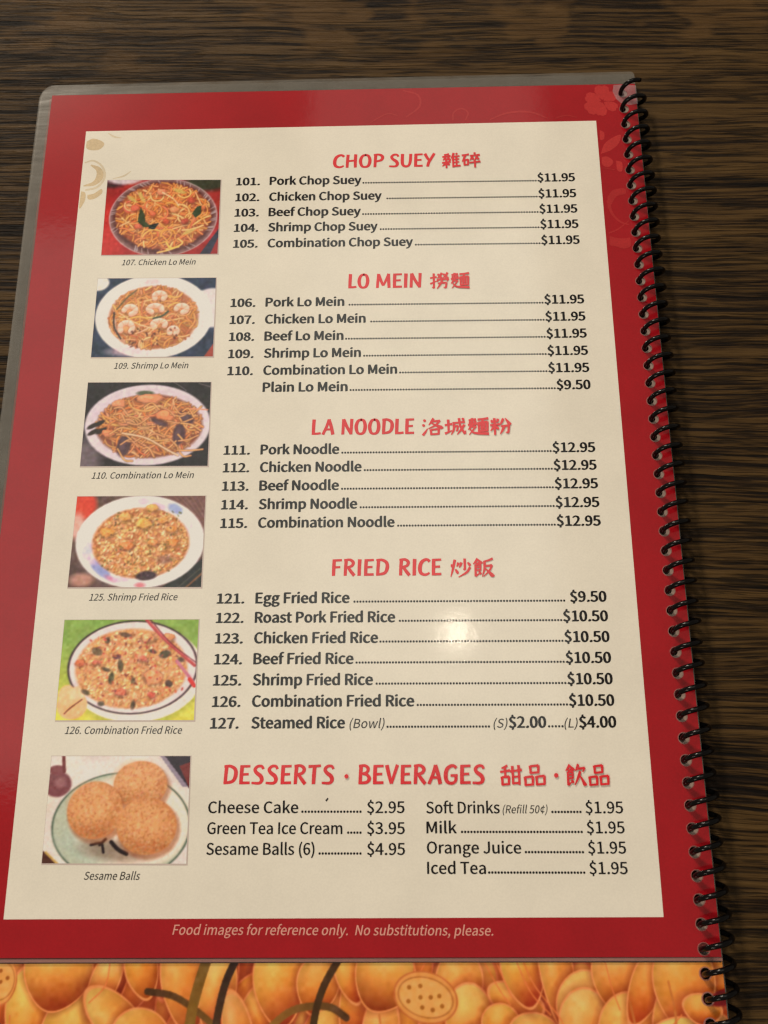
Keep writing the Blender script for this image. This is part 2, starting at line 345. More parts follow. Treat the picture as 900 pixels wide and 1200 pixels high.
def text(name, s, x0, x1, y, cap, mat, parent, weight=0.012, shear=0.0, z=0.06):
    """a printed line; weight thickens it by laying shifted copies of each letter a hair above each other"""
    V, F, pen = [], [], 0
    offs = [(0, 0)] if weight <= 0 else [(-weight, -weight * .35), (weight, weight * .35), (0, weight * .6), (0, -weight * .3)]
    for ch in s:
        adv, P, T_ = glyph(ch)
        for li, (ox, oy) in enumerate(offs):
            b0 = len(V)
            V += [(pen + px + ox * 1000 + shear * py, py + oy * 1000, li) for px, py in P]
            F += [(b0 + i, b0 + j, b0 + k) for i, j, k in T_]
        pen += adv
    co = np.array(V, float)
    a, b = co[:, 0].min(), co[:, 0].max()
    X = x0 + (co[:, 0] - a) / (b - a) * (x1 - x0); Y = y + co[:, 1] / 1000 * cap
    k = 1.25 - 0.6 * min(1.0, max(0.0, (-y - 35) / 190.0))
    Y = Y - k * (X + 140) / 120.0
    co = np.stack([X * MM, Y * MM, (z + co[:, 2] * .004) * MM], 1)
    me = bpy.data.meshes.new(name); me.from_pydata(co.tolist(), [], F); me.update()
    fl = [p for p in me.polygons if p.normal.z < 0]
    if len(fl) > len(me.polygons) / 2: me.flip_normals()
    return link(name, me, mat, parent)
def dots(x0, x1, y, parent, pitch=0.92, r=0.37):
    n = max(1, int(round((x1 - x0) / pitch))); polys = []
    for i in range(n):
        x = x0 + r + i * (x1 - x0 - 2 * r) / max(1, n - 1)
        polys.append(circ(x, y + r, r, 7))
    bm = bmesh.new()
    for pl in polys:
        bm.faces.new([bm.verts.new((a * MM, skew(a, b) * MM, .06 * MM)) for a, b in pl])
    me = bpy.data.meshes.new('dot_leader'); bm.to_mesh(me); bm.free()
    return link('dot_leader', me, M_black, parent)

# brush capitals of the headings, as strokes in a 1-high box: (width, strokes)
T, H_ = .17, .125
GL = {
 'C': (.62, [[(.60, .86, .15), (.50, .97, .13), (.34, .96, .15), (.16, .78, .18), (.09, .45, .19), (.14, .15, .17), (.32, .03, .13), (.48, .05, .12), (.60, .14, .10)]]),
 'H': (.68, [[(.14, 1.0, .17), (.12, .5, .16), (.11, 0, .15)], [(.57, 1.02, .17), (.56, .5, .17), (.57, 0, .15)], [(.08, .50, .12), (.60, .55, .12)]]),
 'O': (.72, [[(.40, .99, .12), (.20, .88, .15), (.10, .52, .18), (.18, .12, .15), (.36, .02, .12), (.55, .12, .16), (.63, .50, .18), (.55, .88, .15), (.36, .99, .12)]]),
 'P': (.60, [[(.16, 1.0, .17), (.14, .5, .16), (.13, 0, .15)], [(.06, .97, .11), (.36, .99, .13), (.54, .82, .17), (.48, .56, .15), (.18, .44, .11)]]),
 'S': (.62, [[(.55, .82, .12), (.47, .96, .12), (.28, .96, .13), (.15, .80, .15), (.22, .62, .16), (.44, .42, .18), (.50, .20, .17), (.38, .04, .13), (.02, .05, .10)]]),
 'U': (.70, [[(.11, 1.0, .17), (.10, .5, .17), (.14, .15, .16), (.32, .02, .13), (.50, .12, .14), (.58, .45, .16), (.60, 1.0, .16)]]),
 'E': (.56, [[(.14, 1.0, .17), (.13, .5, .17), (.13, 0, .16)], [(.08, .95, .12), (.53, .97, .11)], [(.12, .51, .11), (.47, .53, .11)], [(.08, .05, .12), (.54, .06, .12)]]),
 'Y': (.64, [[(.05, 1.0, .17), (.20, .66, .15), (.34, .44, .14)], [(.60, 1.02, .15), (.42, .62, .15), (.27, .28, .16), (.22, 0, .15)]]),
 'L': (.52, [[(.14, 1.0, .17), (.13, .5, .17), (.13, 0, .16)], [(.08, .06, .13), (.30, .05, .12), (.52, .08, .12)]]),
 'M': (.84, [[(.13, 1.0, .15), (.10, .5, .15), (.08, 0, .14)], [(.13, .98, .16), (.28, .5, .15), (.40, .16, .13)], [(.70, 1.0, .14), (.54, .5, .13), (.41, .16, .12)], [(.69, 1.0, .16), (.71, .5, .17), (.74, 0, .16)]]),
 'I': (.27, [[(.14, 1.0, .18), (.13, .5, .17), (.13, 0, .17)]]),
 'N': (.70, [[(.12, 1.0, .15), (.11, .5, .15), (.10, 0, .15)], [(.12, 1.0, .17), (.32, .52, .16), (.58, .03, .15)], [(.60, 1.02, .16), (.59, .5, .15), (.58, 0, .14)]]),
 'D': (.70, [[(.16, .99, .17), (.14, .5, .16), (.13, .02, .15)], [(.05, .96, .11), (.34, .97, .13), (.58, .80, .16), (.62, .46, .18), (.48, .14, .15), (.06, .04, .11)]]),
 'A': (.70, [[(.36, 1.0, .14), (.24, .5, .15), (.06, 0, .15)], [(.36, 1.0, .17), (.50, .5, .17), (.60, 0, .17)], [(.18, .32, .11), (.52, .34, .11)]]),
 'F': (.54, [[(.14, 1.0, .17), (.13, .5, .17), (.13, 0, .16)], [(.08, .95, .12), (.53, .97, .12)], [(.12, .51, .11), (.46, .53, .11)]]),
 'R': (.66, [[(.16, 1.0, .17), (.14, .5, .16), (.13, 0, .15)], [(.06, .97, .11), (.36, .99, .13), (.53, .82, .16), (.46, .60, .14), (.20, .50, .11)], [(.26, .52, .13), (.42, .26, .16), (.60, 0, .16)]]),
 'B': (.64, [[(.16, 1.0, .17), (.14, .5, .16), (.13, 0, .15)], [(.06, .97, .11), (.34, .99, .12), (.50, .84, .15), (.44, .62, .13), (.20, .54, .10)], [(.22, .55, .10), (.46, .48, .13), (.57, .27, .17), (.44, .08, .14), (.06, .04, .11)]]),
 'V': (.64, [[(.07, 1.0, .17), (.18, .5, .16), (.30, .02, .14)], [(.58, 1.02, .15), (.44, .5, .14), (.31, .02, .13)]]),
 'T': (.60, [[(.31, .96, .17), (.29, .5, .17), (.28, 0, .16)], [(.02, .95, .13), (.30, .96, .12), (.60, .99, .11)]]),
 'G': (.68, [[(.60, .86, .14), (.48, .97, .13), (.32, .95, .15), (.15, .78, .17), (.09, .45, .18), (.15, .14, .16), (.34, .02, .13), (.52, .08, .13), (.59, .24, .14), (.58, .42, .14)], [(.34, .44, .11), (.66, .45, .11)]]),
}
def heading_word(s, x0, x1, y, cap):
    adv, tot = [], 0
    for ch in s:
        adv.append(tot); tot += GL[ch][0] + .07
    tot -= .07; k = (x1 - x0) / tot; polys = []
    for ch, a in zip(s, adv):
        for st in GL[ch][1]:
            pl = [(px * k, py * cap, w * cap * 1.28) for px, py, w in st]
            polys.append([(x0 + a * k + px + .03 * (py), y + py) for px, py in ribbon(pl, 5, .12)])
    return polys

# the Chinese headings, brush strokes on a 100 x 100 square (y down): straight or bent strokes with widths
def bs(*p):  # p = x,y pairs
    n = len(p) // 2; out = []
    for i in range(n):
        w = 9.5 if i == 0 else (6.0 if i == n - 1 and n > 1 else 8.5)
        out.append((p[2*i], p[2*i+1], w))
    return out
def h(x0, x1, y): return [(x0, y + 2, 8), ((x0 + x1) / 2, y, 6.5), (x1, y - 2, 9)]
def v(x, y0, y1): return [(x - 1, y0, 9.5), (x, (y0 + y1) / 2, 8), (x, y1, 7.5)]
def dot(x, y, dx=5, dy=8): return [(x, y, 5), (x + dx * .6, y + dy * .6, 10), (x + dx, y + dy, 6)]
def pie(x0, y0, x1, y1): return [(x0, y0, 9.5), ((x0 * .45 + x1 * .55) + 1, (y0 * .45 + y1 * .55) + 1, 8), (x1, y1, 3)]
def na(x0, y0, x1, y1): return [(x0, y0, 4), ((x0 + x1) / 2 - 2, (y0 + y1) / 2 + 2, 9), (x1 - 8, y1 - 1, 13), (x1 + 2, y1, 3)]
def box(x0, y0, x1, y1): return [v(x0, y0, y1), [(x0, y0 + 1, 7), (x1, y0 - 1, 8)], [(x1, y0 - 1, 9), (x1 - 1, y1, 7.5)], [(x0, y1 - 2, 7), (x1, y1 - 3, 7)]]
SHI = [pie(22, 3, 2, 28), na(22, 5, 44, 24), h(14, 32, 26), [(12, 34, 7), (34, 33, 7)], [(34, 33, 8), (34, 62, 7)], [(12, 34, 8), (11, 90, 8), (14, 90, 4)], [(12, 47, 6), (33, 46, 6)], [(12, 61, 6), (34, 60, 6)], [(12, 90, 8), (28, 78, 4)], dot(27, 68, 9, 14)]
CJK = {
 '品': box(32, 8, 68, 40) + box(7, 55, 41, 92) + box(58, 55, 93, 92),
 '甜': [[(34, 6, 8), (20, 13, 7), (8, 16, 4)], h(3, 45, 30), v(24, 12, 52)] + box(10, 55, 40, 90) + [h(48, 98, 30), v(58, 10, 88), v(86, 8, 92), [(58, 57, 6), (85, 56, 6)], [(58, 85, 7), (86, 84, 7)]],
 '飲': SHI + [pie(62, 3, 48, 30), [(56, 22, 7), (92, 19, 8), (82, 36, 4)], pie(70, 34, 42, 92), na(68, 52, 96, 92)],
 '飯': SHI + [[(92, 6, 8), (72, 14, 7), (54, 17, 5)], [(54, 17, 9), (53, 55, 8), (42, 94, 3)], [(55, 42, 7), (88, 40, 8), (76, 66, 6), (48, 94, 3)], na(58, 55, 97, 92)],
 '炒': [dot(6, 30, 5, 14), pie(38, 24, 30, 42), pie(22, 8, 2, 92), dot(24, 56, 12, 22), [(68, 5, 9), (68, 60, 8), (60, 56, 3)], pie(52, 24, 42, 48), dot(82, 24, 12, 18), [(92, 50, 9), (76, 74, 8), (38, 96, 3)]],
 '粉': [dot(6, 14, 7, 14), pie(38, 10, 30, 28), h(2, 44, 40), v(22, 6, 94), pie(21, 42, 2, 72), dot(26, 48, 14, 16), pie(62, 10, 46, 42), na(72, 8, 98, 40), [(52, 50, 7), (88, 48, 8), (84, 86, 8), (72, 84, 3)], pie(66, 50, 46, 92)],
 '洛': [dot(8, 8, 9, 10), dot(3, 34, 9, 10), [(4, 92, 9), (14, 78, 8), (26, 58, 3)], pie(54, 5, 32, 38), [(48, 20, 7), (84, 18, 8), (62, 42, 7), (30, 58, 3)], na(44, 28, 98, 56)] + box(42, 64, 78, 92),
 '城': [h(2, 34, 36), v(18, 10, 78), [(2, 84, 9), (34, 70, 4)], h(38, 94, 28), [(44, 28, 9), (42, 66, 8), (30, 92, 3)], [(44, 48, 7), (62, 46, 8), (58, 72, 7), (52, 70, 3)], [(68, 6, 9), (74, 50, 8), (94, 90, 9), (98, 74, 3)], pie(92, 42, 58, 92), dot(82, 6, 9, 9)],
 '麵': [h(8, 40, 12), v(24, 4, 44), dot(10, 22, 5, 8), pie(38, 20, 32, 30), h(4, 44, 36), pie(22, 38, 4, 64), [(22, 50, 6), (40, 48, 7), (8, 92, 3)], [(12, 62, 4), (34, 84, 8), (98, 92, 10), (99, 94, 3)], h(50, 98, 10), pie(74, 12, 66, 26)] + box(54, 28, 94, 78) + [v(67, 30, 74), v(80, 30, 74), [(68, 45, 5), (80, 44, 5)], [(68, 60, 5), (80, 59, 5)]],
 '撈': [h(2, 34, 28), [(20, 5, 9), (20, 90, 8), (10, 84, 3)], [(2, 64, 8), (34, 50, 4)]] + [dot(42, 8, 4, 8), pie(62, 4, 52, 16), pie(58, 12, 38, 34), na(48, 12, 66, 34), dot(70, 8, 4, 8), pie(92, 4, 82, 16), pie(88, 12, 68, 34), na(78, 12, 96, 34)] + [pie(42, 40, 36, 54), [(40, 43, 7), (96, 41, 8), (90, 54, 4)], [(42, 64, 7), (86, 62, 8), (82, 92, 8), (70, 88, 3)], pie(64, 50, 36, 95)],
 '雜': [h(14, 38, 10), h(4, 46, 22), pie(22, 22, 6, 46), na(16, 28, 28, 44), pie(38, 22, 26, 46), na(34, 28, 48, 46), h(2, 46, 60), v(24, 46, 96), pie(22, 62, 2, 84), dot(28, 66, 12, 12), pie(64, 4, 50, 36), v(60, 24, 94), dot(76, 4, 6, 9), [(60, 26, 7), (94, 24, 7)], [(60, 45, 6), (92, 43, 6)], [(60, 64, 6), (92, 62, 6)], [(60, 88, 8), (98, 86, 8)], v(78, 25, 86)],
 '碎': [h(2, 38, 14), pie(20, 15, 2, 56)] + box(14, 46, 34, 80) + [dot(66, 3, 7, 8), h(46, 96, 20), pie(58, 24, 44, 50), dot(54, 34, 10, 12), pie(82, 24, 70, 50), dot(80, 34, 12, 14), h(42, 98, 64), v(70, 52, 97)],
}
def cjk_polys(s, x0, x1, y0, y1):
    polys = []; n = len(s); cw = (x1 - x0) / (n + (n - 1) * .06)
    for i, ch in enumerate(s):
        ox = x0 + i * cw * 1.06
        for st in CJK[ch]:
            pts = [(ox + px / 100 * cw, y1 - py / 100 * (y1 - y0) + (px - 50) / 100 * cw * .05, w * 1.38 / 100 * cw) for px, py, w in st]
            run = [pts[0]]                       # a brush lifts and turns at a sharp corner: start a new stroke there
            for q in range(1, len(pts)):
                run.append(pts[q])
                if q < len(pts) - 1:
                    a1 = math.atan2(pts[q][1] - pts[q-1][1], pts[q][0] - pts[q-1][0]); a2 = math.atan2(pts[q+1][1] - pts[q][1], pts[q+1][0] - pts[q][0])
                    if abs((a2 - a1 + math.pi) % (2 * math.pi) - math.pi) > .85:
                        polys.append(ribbon(run, 4, .15)); run = [pts[q]]
            if math.dist(run[0][:2], run[-1][:2]) > run[-1][2] * .6: polys.append(ribbon(run, 4, .15))
    return polys

# ------------------------------------------------------------------ print painter (numpy), used for food pictures and the lotus print
class Paint:
    def __init__(s, w, hh, bg):
        s.w, s.h = w, hh; s.a = np.zeros((hh, w, 3)); s.a[:] = bg
        s.Y, s.X = np.mgrid[0:hh, 0:w].astype(float)
    def put(s, m, col, box=None):
        sl = box or (slice(0, s.h), slice(0, s.w)); c = np.asarray(col, float)
        s.a[sl] = s.a[sl] * (1 - m[..., None]) + c * m[..., None]
    def box(s, x0, y0, x1, y1):
        return (slice(max(0, int(y0)), min(s.h, int(y1) + 2)), slice(max(0, int(x0)), min(s.w, int(x1) + 2)))
    def ell(s, cx, cy, rx, ry, col, rot=0, soft=1.0, al=1.0, col2=None, ring=None):
        R = max(rx, ry) + soft * 2 + 2; b = s.box(cx - R, cy - R, cx + R, cy + R)
        X, Y = s.X[b] - cx, s.Y[b] - cy
        if X.size == 0: return
        c, n = math.cos(rot), math.sin(rot); u, w_ = (X * c + Y * n) / rx, (-X * n + Y * c) / ry
        d = np.sqrt(u * u + w_ * w_ + 1e-9)
        if ring: m = np.clip(1 - np.abs(d - 1) * min(rx, ry) / ring, 0, 1)
        else: m = np.clip((1 - d) * min(rx, ry) / soft + .5, 0, 1)
        cc = np.asarray(col, float)
        if col2 is not None:
            g = np.clip(w_ * .5 + .5, 0, 1)[..., None]; cc = cc * (1 - g) + np.asarray(col2, float) * g
        s.put(m * al, cc, b)
    def line(s, pts, w, col, al=1.0, hi=None, sh=None):
        P = np.array(smooth([(a, b, 0) for a, b in pts], 6))[:, :2]
        b = s.box(P[:, 0].min() - w - 2, P[:, 1].min() - w - 2, P[:, 0].max() + w + 2, P[:, 1].max() + w + 2)
        X, Y = s.X[b], s.Y[b]
        if X.size == 0: return
        D = np.full(X.shape, 1e9); SG = np.zeros(X.shape)
        for p, q in zip(P[:-1], P[1:]):
            d = q - p; L = d @ d + 1e-9; t = np.clip(((X - p[0]) * d[0] + (Y - p[1]) * d[1]) / L, 0, 1)
            ex, ey = X - p[0] - t * d[0], Y - p[1] - t * d[1]; e = np.hypot(ex, ey)
            SG = np.where(e < D, ey, SG); D = np.minimum(D, e)
        c = np.asarray(col, float)
        if sh is not None: s.put(np.clip(w / 2 + 1.2 - D, 0, 1) * .55 * al, np.asarray(sh, float), b)
        m = np.clip(w / 2 + .4 - D, 0, 1) * al
        if hi is not None:
            g = np.clip(.5 - SG / w, 0, 1)[..., None]; c = c * (1 - g) + np.asarray(hi, float) * g
        s.put(m, c, b)
    def poly(s, pts, col, al=1.0):
        m = np.zeros(s.X.shape, bool); n = len(pts)
        for i in range(n):
            (x1, y1), (x2, y2) = pts[i], pts[(i + 1) % n]
            if y1 == y2: continue
            c = ((y1 > s.Y) != (y2 > s.Y)) & (s.X < (x2 - x1) * (s.Y - y1) / (y2 - y1) + x1); m ^= c
        s.put(m.astype(float) * al, col)
    def noise(s, amp, cell=6, chroma=.3, mask=None):
        old = s.a.copy()
        gh, gw = int(s.h / cell) + 3, int(s.w / cell) + 3
        def f():
            g = rng.normal(size=(gh, gw)); yy, xx = s.Y / cell, s.X / cell; i, j = yy.astype(int), xx.astype(int); a, b = yy - i, xx - j
            a = a * a * (3 - 2 * a); b = b * b * (3 - 2 * b)
            return g[i, j]*(1-a)*(1-b) + g[i+1, j]*a*(1-b) + g[i, j+1]*(1-a)*b + g[i+1, j+1]*a*b
        s.a += amp * f()[..., None]
        for k in range(3): s.a[..., k] += amp * chroma * f()
        if mask:
            cx, cy, rx, ry = mask; m = (((s.X - cx) / rx) ** 2 + ((s.Y - cy) / ry) ** 2 < 1)[..., None]
            s.a = np.where(m, s.a, old)
    def blur(s, n=1):
        for _ in range(n):
            p = np.pad(s.a, ((1, 1), (1, 1), (0, 0)), 'edge')
            s.a = (p[:-2, 1:-1] + p[2:, 1:-1] + p[1:-1, :-2] + p[1:-1, 2:] + 4 * p[1:-1, 1:-1]) / 8
    def linear(s, gain=1.14):
        c = np.clip(132 + (s.a - 132) * 1.10, 4, 255) / 255; l = np.where(c <= .04045, c / 12.92, ((c + .055) / 1.055) ** 2.4)
        return np.clip(l / np.array(TINT) * gain, 0, .88)
def U(a, b): return rng.uniform(a, b)
def pick(cs): return np.array(cs[rng.integers(len(cs))], float) + rng.normal(size=3) * 5
def noodles(p, cx, cy, rx, ry, n, cols, dark, w=2.2, ln=34):
    p.ell(cx, cy, rx, ry, np.array(dark) * 1.15, soft=4)
    for i in range(n):
        a = U(0, 6.28); r = math.sqrt(U(0, 1)) * .93; x, y = cx + rx * r * math.cos(a), cy + ry * r * math.sin(a)
        d = U(0, 6.28); k = U(-.55, .55); pts = [(x, y)]
        for j in range(6):
            d += k + U(-.15, .15); x += math.cos(d) * ln * 1.25 / 6; y += math.sin(d) * ln * 1.25 / 6 * .8
            q = ((x - cx) / rx) ** 2 + ((y - cy) / ry) ** 2
            if q > 1.05: break
            pts.append((x, y))
        if len(pts) < 3: continue
        c = pick(cols) * (0.76 + .32 * i / n); p.line(pts, w * U(.8, 1.15), c * .88, hi=np.minimum(c * 1.14, 250), sh=dark)
def grains(p, cx, cy, rx, ry, n, cols, dark):
    p.ell(cx, cy, rx, ry, dark, soft=4)
    for i in range(n):
        a = U(0, 6.28); r = math.sqrt(U(0, 1)) * .95; x, y = cx + rx * r * math.cos(a), cy + ry * r * math.sin(a)
        c = pick(cols) * (.86 + .2 * i / n); rot = U(0, 3.1)
        p.ell(x + .5, y + .8, 3.4, 1.9, np.array(dark) * .8, rot, 1, .6)
        p.ell(x, y, U(2.4, 3.6), U(1.3, 1.9), c, rot, 1, .95)
def chunk(p, x, y, rx, ry, c, rot=0):
    """a torn, angular morsel with a lit top and a browned underside"""
    c = np.array(c, float); n = 9; rad = [U(.72, 1.18) for _ in range(n)]
    def ring(k, ox=0, oy=0):
        return [(x + ox + k * rx * rad[i] * math.cos(6.283 * i / n + rot), y + oy + k * ry * rad[i] * math.sin(6.283 * i / n + rot)) for i in range(n)]
    p.ell(x + 1, y + 2, rx * 1.05, ry * 1.05, c * .45, 0, 4, .5)
    p.poly(ring(1.0), c * .80, .9); p.poly(ring(.86, -.3, -.8), c * .98, .85); p.poly(ring(.5, -rx * .15, -ry * .22), np.minimum(c * 1.14, 250), .7)
    for q in range(3): p.line([(x + U(-.6, .6) * rx, y + U(-.6, .6) * ry), (x + U(-.6, .6) * rx, y + U(-.6, .6) * ry)], 1.0, c * .72, .6)

def pic_chicken():
    p = Paint(200, 132, (150, 28, 28)); p.noise(12, 20)
    p.ell(10, 90, 30, 50, (176, 36, 30), soft=20); p.ell(190, 40, 22, 22, (150, 50, 40), soft=8, al=.7)
    p.ell(8, 2, 26, 12, (60, 20, 26), soft=6); p.ell(30, -4, 34, 12, (200, 180, 172), .0, 5, .9); p.ell(175, 4, 40, 16, (52, 52, 34), soft=9)
    p.poly([(200, 86), (168, 132), (200, 132)], (46, 44, 58)); p.poly([(200, 100), (186, 132), (200, 132)], (140, 34, 34))
    p.ell(102, 66, 93, 68, (122, 84, 78), soft=3); p.ell(102, 66, 93, 68, (196, 170, 160), ring=1.5, al=.8); p.ell(102, 66, 87, 63, (86, 44, 40), soft=4)
    for i in range(46):
        a = U(0, 6.28); p.line([(102 + 91 * math.cos(a), 66 + 66 * math.sin(a)), (102 + 82 * math.cos(a + .05), 66 + 59 * math.sin(a + .05))], 1.6, (208, 190, 180), .6)
    noodles(p, 102, 64, 82, 58, 430, [(226, 150, 80), (214, 132, 66), (230, 168, 104), (204, 112, 66)], (128, 62, 36), 2.6, 30)
    for x, y, r in [(96, 22, 9), (52, 50, 8), (120, 52, 9), (150, 36, 8), (140, 74, 8), (60, 82, 8), (108, 74, 7), (170, 50, 6), (84, 60, 7)]: chunk(p, x, y, r, r * .7, pick([(206, 104, 66), (188, 82, 58), (220, 140, 92)]), U(0, 3))
    for x, y, r, ro in [(62, 30, 11, 1.0), (128, 20, 12, .3), (148, 92, 12, -.4), (46, 34, 10, .6)]: p.ell(x, y, r, 3.4, (186, 160, 84), ro, 2, .8)
    p.poly([(62, 48), (70, 62), (72, 74), (84, 84), (70, 84), (58, 74), (60, 60)], (56, 62, 34)); p.poly([(80, 80), (96, 76), (88, 88), (78, 86)], (34, 40, 34))
    p.poly([(160, 48), (168, 46), (168, 60), (158, 68), (152, 60)], (52, 62, 38))
    p.line([(98, 22), (118, 34), (128, 46)], 2, (238, 190, 140)); p.line([(96, 128), (120, 122), (138, 112), (130, 104)], 3, (232, 174, 96)); p.line([(110, 110), (118, 120), (132, 118)], 3, (236, 176, 80))
    p.noise(6, 4); p.blur(2); return p
def pic_shrimp_lm():
    p = Paint(200, 136, (42, 52, 68)); p.noise(5, 8)
    p.ell(196, 52, 40, 34, (206, 188, 176), soft=4); p.ell(0, 8, 20, 14, (214, 196, 176), soft=3); p.poly([(184, 136), (200, 112), (200, 136)], (150, 66, 52))
    p.ell(98, 66, 97, 72, (226, 206, 186), soft=2.5); p.ell(98, 70, 88, 64, (214, 190, 176), soft=6, al=.6); p.ell(92, 6, 14, 5, (226, 170, 160), soft=4, al=.7); p.ell(60, 126, 34, 8, (224, 180, 176), soft=6, al=.6)
    noodles(p, 98, 68, 74, 54, 420, [(214, 148, 82), (200, 128, 70), (224, 168, 108), (192, 112, 66)], (146, 86, 54), 2.4, 30)
    for a in range(5): p.line([(34 + a * 3, 70 + a * 8), (40 + a, 94 + a * 3), (54, 110 + a)], 2.2, (170, 110, 80) if a % 2 else (206, 160, 130))
    p.line([(32, 60), (34, 84), (46, 104)], 3, (66, 58, 50)); p.line([(36, 54), (52, 34), (66, 22)], 2.5, (98, 88, 58))
    for x, y, rx, ry, ro in [(54, 86, 13, 12, 0), (58, 56, 12, 9, .6), (100, 54, 14, 8, -.5), (144, 54, 11, 8, .6), (108, 80, 13, 8, -.3), (106, 32, 11, 8, 0), (132, 92, 8, 7, 0)]:
        chunk(p, x, y + 2, rx * .8, ry * .7, (206, 134, 84), ro)
        arc = [(x + rx * .8 * math.cos(q + ro), y + ry * .75 * math.sin(q + ro)) for q in (2.6, 3.5, 4.4, 5.3, 6.2, 7.0)]
        p.line(arc, 9.5, (214, 146, 112), 1, (240, 204, 178), (120, 66, 42))
        for q in (3.2, 4.1, 5.0, 5.9): p.line([(x + rx * 1.1 * math.cos(q + ro), y + ry * 1.05 * math.sin(q + ro)), (x + rx * .5 * math.cos(q + ro), y + ry * .45 * math.sin(q + ro))], 1.3, (206, 118, 78), .6)
    p.line([(98, 70), (112, 66), (122, 58)], 3.5, (72, 78, 56)); p.line([(40, 60), (70, 78), (100, 88)], 2, (232, 180, 130)); p.line([(116, 70), (96, 92), (86, 100)], 2, (230, 170, 120))
    for i in range(26): p.ell(U(60, 140), U(84, 118), U(1.5, 3), U(1, 2), (74, 42, 34), U(0, 3), 1.5, .8)
    p.noise(5, 4); p.blur(2); return p
def pic_combo_lm():
    p = Paint(200, 138, (38, 32, 32)); p.noise(4, 8); p.ell(6, 128, 26, 34, (120, 100, 100), soft=20, al=.8)
    p.line([(140, 0), (152, 8), (160, 14)], 1.5, (110, 100, 96)); p.line([(180, 2), (200, 8)], 1.5, (110, 100, 96))
    p.ell(101, 70, 100, 66, (206, 184, 180), soft=2.5); p.ell(101, 68, 92, 59, (196, 170, 168), soft=6, al=.5)
    noodles(p, 104, 72, 84, 52, 330, [(210, 132, 74), (196, 112, 60), (222, 158, 100), (200, 140, 82)], (112, 62, 42), 2.8, 46)
    for x, y, rx, ry, ro in [(66, 104, 11, 18, .2), (152, 86, 10, 18, .1), (162, 58, 15, 8, .7), (120, 66, 16, 5, .4)]:
        p.ell(x, y, rx, ry, (74, 50, 56), ro, 3, .92); p.ell(x - 2, y, rx * .4, ry * .6, (104, 76, 80), ro, 3, .6)
    for x, y in [(14, 72), (24, 68), (16, 82), (28, 80)]: p.ell(x, y, 10, 3.5, (46, 34, 28), -.5, 1.5)
    p.ell(94, 18, 14, 4, (70, 76, 50), soft=2, al=.9)
    for x, y, rx, ry in [(128, 54, 16, 11), (64, 66, 12, 7), (100, 28, 26, 8), (52, 36, 12, 8), (40, 84, 14, 6)]: chunk(p, x, y, rx, ry, pick([(226, 140, 88), (214, 124, 74)]), U(-.4, .4))
    for i in range(34):
        x, y = U(40, 160), U(40, 112); a = U(-.6, .9); L = U(14, 26)
        bo_ = U(-11, 11); L *= .8
        p.line([(x, y), (x + L * math.cos(a), y + L * math.sin(a) * .7 - bo_), (x + 2 * L * math.cos(a), y + 2 * L * math.sin(a) * .7)], 2.6, pick([(206, 140, 80), (188, 122, 74)]), 1, (226, 168, 108), (70, 36, 30))
    p.line([(62, 84), (100, 92), (136, 112), (152, 120)], 3, (214, 164, 120), 1, (230, 190, 150), (70, 36, 30)); p.line([(168, 44), (196, 46)], 2.2, (214, 130, 96))
    p.noise(5, 4); p.blur(2); return p
def pic_shrimp_rice():
    p = Paint(200, 140, (92, 66, 58)); p.noise(7, 9)
    p.ell(8, 14, 24, 24, (196, 60, 36), soft=8); p.ell(4, 46, 12, 20, (210, 150, 130), soft=8); p.ell(20, 128, 18, 10, (170, 120, 100), soft=6)
    p.poly([(130, 0), (200, 0), (200, 80), (160, 30)], (110, 74, 66)); 
    for k in range(6): p.line([(150 + k * 9, 0), (184 + k * 8, 30 + k * 6)], 1.5, (140, 98, 84), .7)
    p.poly([(140, 140), (200, 96), (200, 140)], (44, 44, 40)); p.line([(176, 140), (200, 118)], 3, (120, 80, 50)); p.line([(164, 140), (196, 112)], 1.5, (80, 74, 60))
    p.ell(103, 70, 98, 71, (226, 210, 196), soft=2.5); p.ell(103, 70, 84, 60, (220, 200, 186), soft=6, al=.6)
    for x, y, rx, ry, c, ro in [(128, 16, 12, 6, (206, 162, 176), .3), (154, 20, 13, 7, (126, 136, 176), .5), (104, 8, 10, 5, (214, 170, 176), 0), (176, 46, 6, 10, (216, 186, 196), .2), (46, 112, 20, 8, (118, 122, 172), .7), (24, 84, 8, 12, (182, 172, 196), .3), (30, 98, 12, 5, (206, 170, 190), .6), (76, 128, 14, 4, (210, 166, 182), .1), (108, 136, 8, 4, (196, 86, 90), 0), (62, 126, 8, 3, (196, 110, 130), .5)]: p.ell(x, y, rx, ry, c, ro, 4, .75)
    grains(p, 104, 72, 74, 54, 1050, [(228, 172, 108), (220, 152, 88), (232, 186, 130), (200, 128, 78)], (184, 116, 68))
    for x, y, r, c in [(52, 56, 13, (226, 138, 66)), (84, 76, 12, (222, 112, 62)), (108, 42, 14, (232, 160, 76)), (152, 72, 11, (224, 116, 58)), (122, 72, 10, (228, 134, 78)), (150, 52, 9, (226, 138, 72)), (76, 32, 12, (228, 152, 78)), (118, 18, 10, (228, 160, 84)), (136, 38, 8, (230, 150, 80))]: chunk(p, x, y, r, r * .6, np.array(c) * .6 + np.array((226, 160, 92)) * .4, U(-.4, .4))
    p.ell(116, 122, 16, 7, (66, 44, 46), -.1, 2.5); p.ell(142, 98, 13, 6, (126, 80, 66), 0, 4, .7)
    p.noise(12, 3.2, .22, (104, 72, 74, 54))
    for i in range(70): p.ell(U(46, 166), U(22, 116), U(1.2, 2.4), U(.8, 1.6), pick([(104, 96, 44), (92, 74, 46)]), U(0, 3), 1.2, .8)
    p.noise(6, 4); p.blur(2); return p
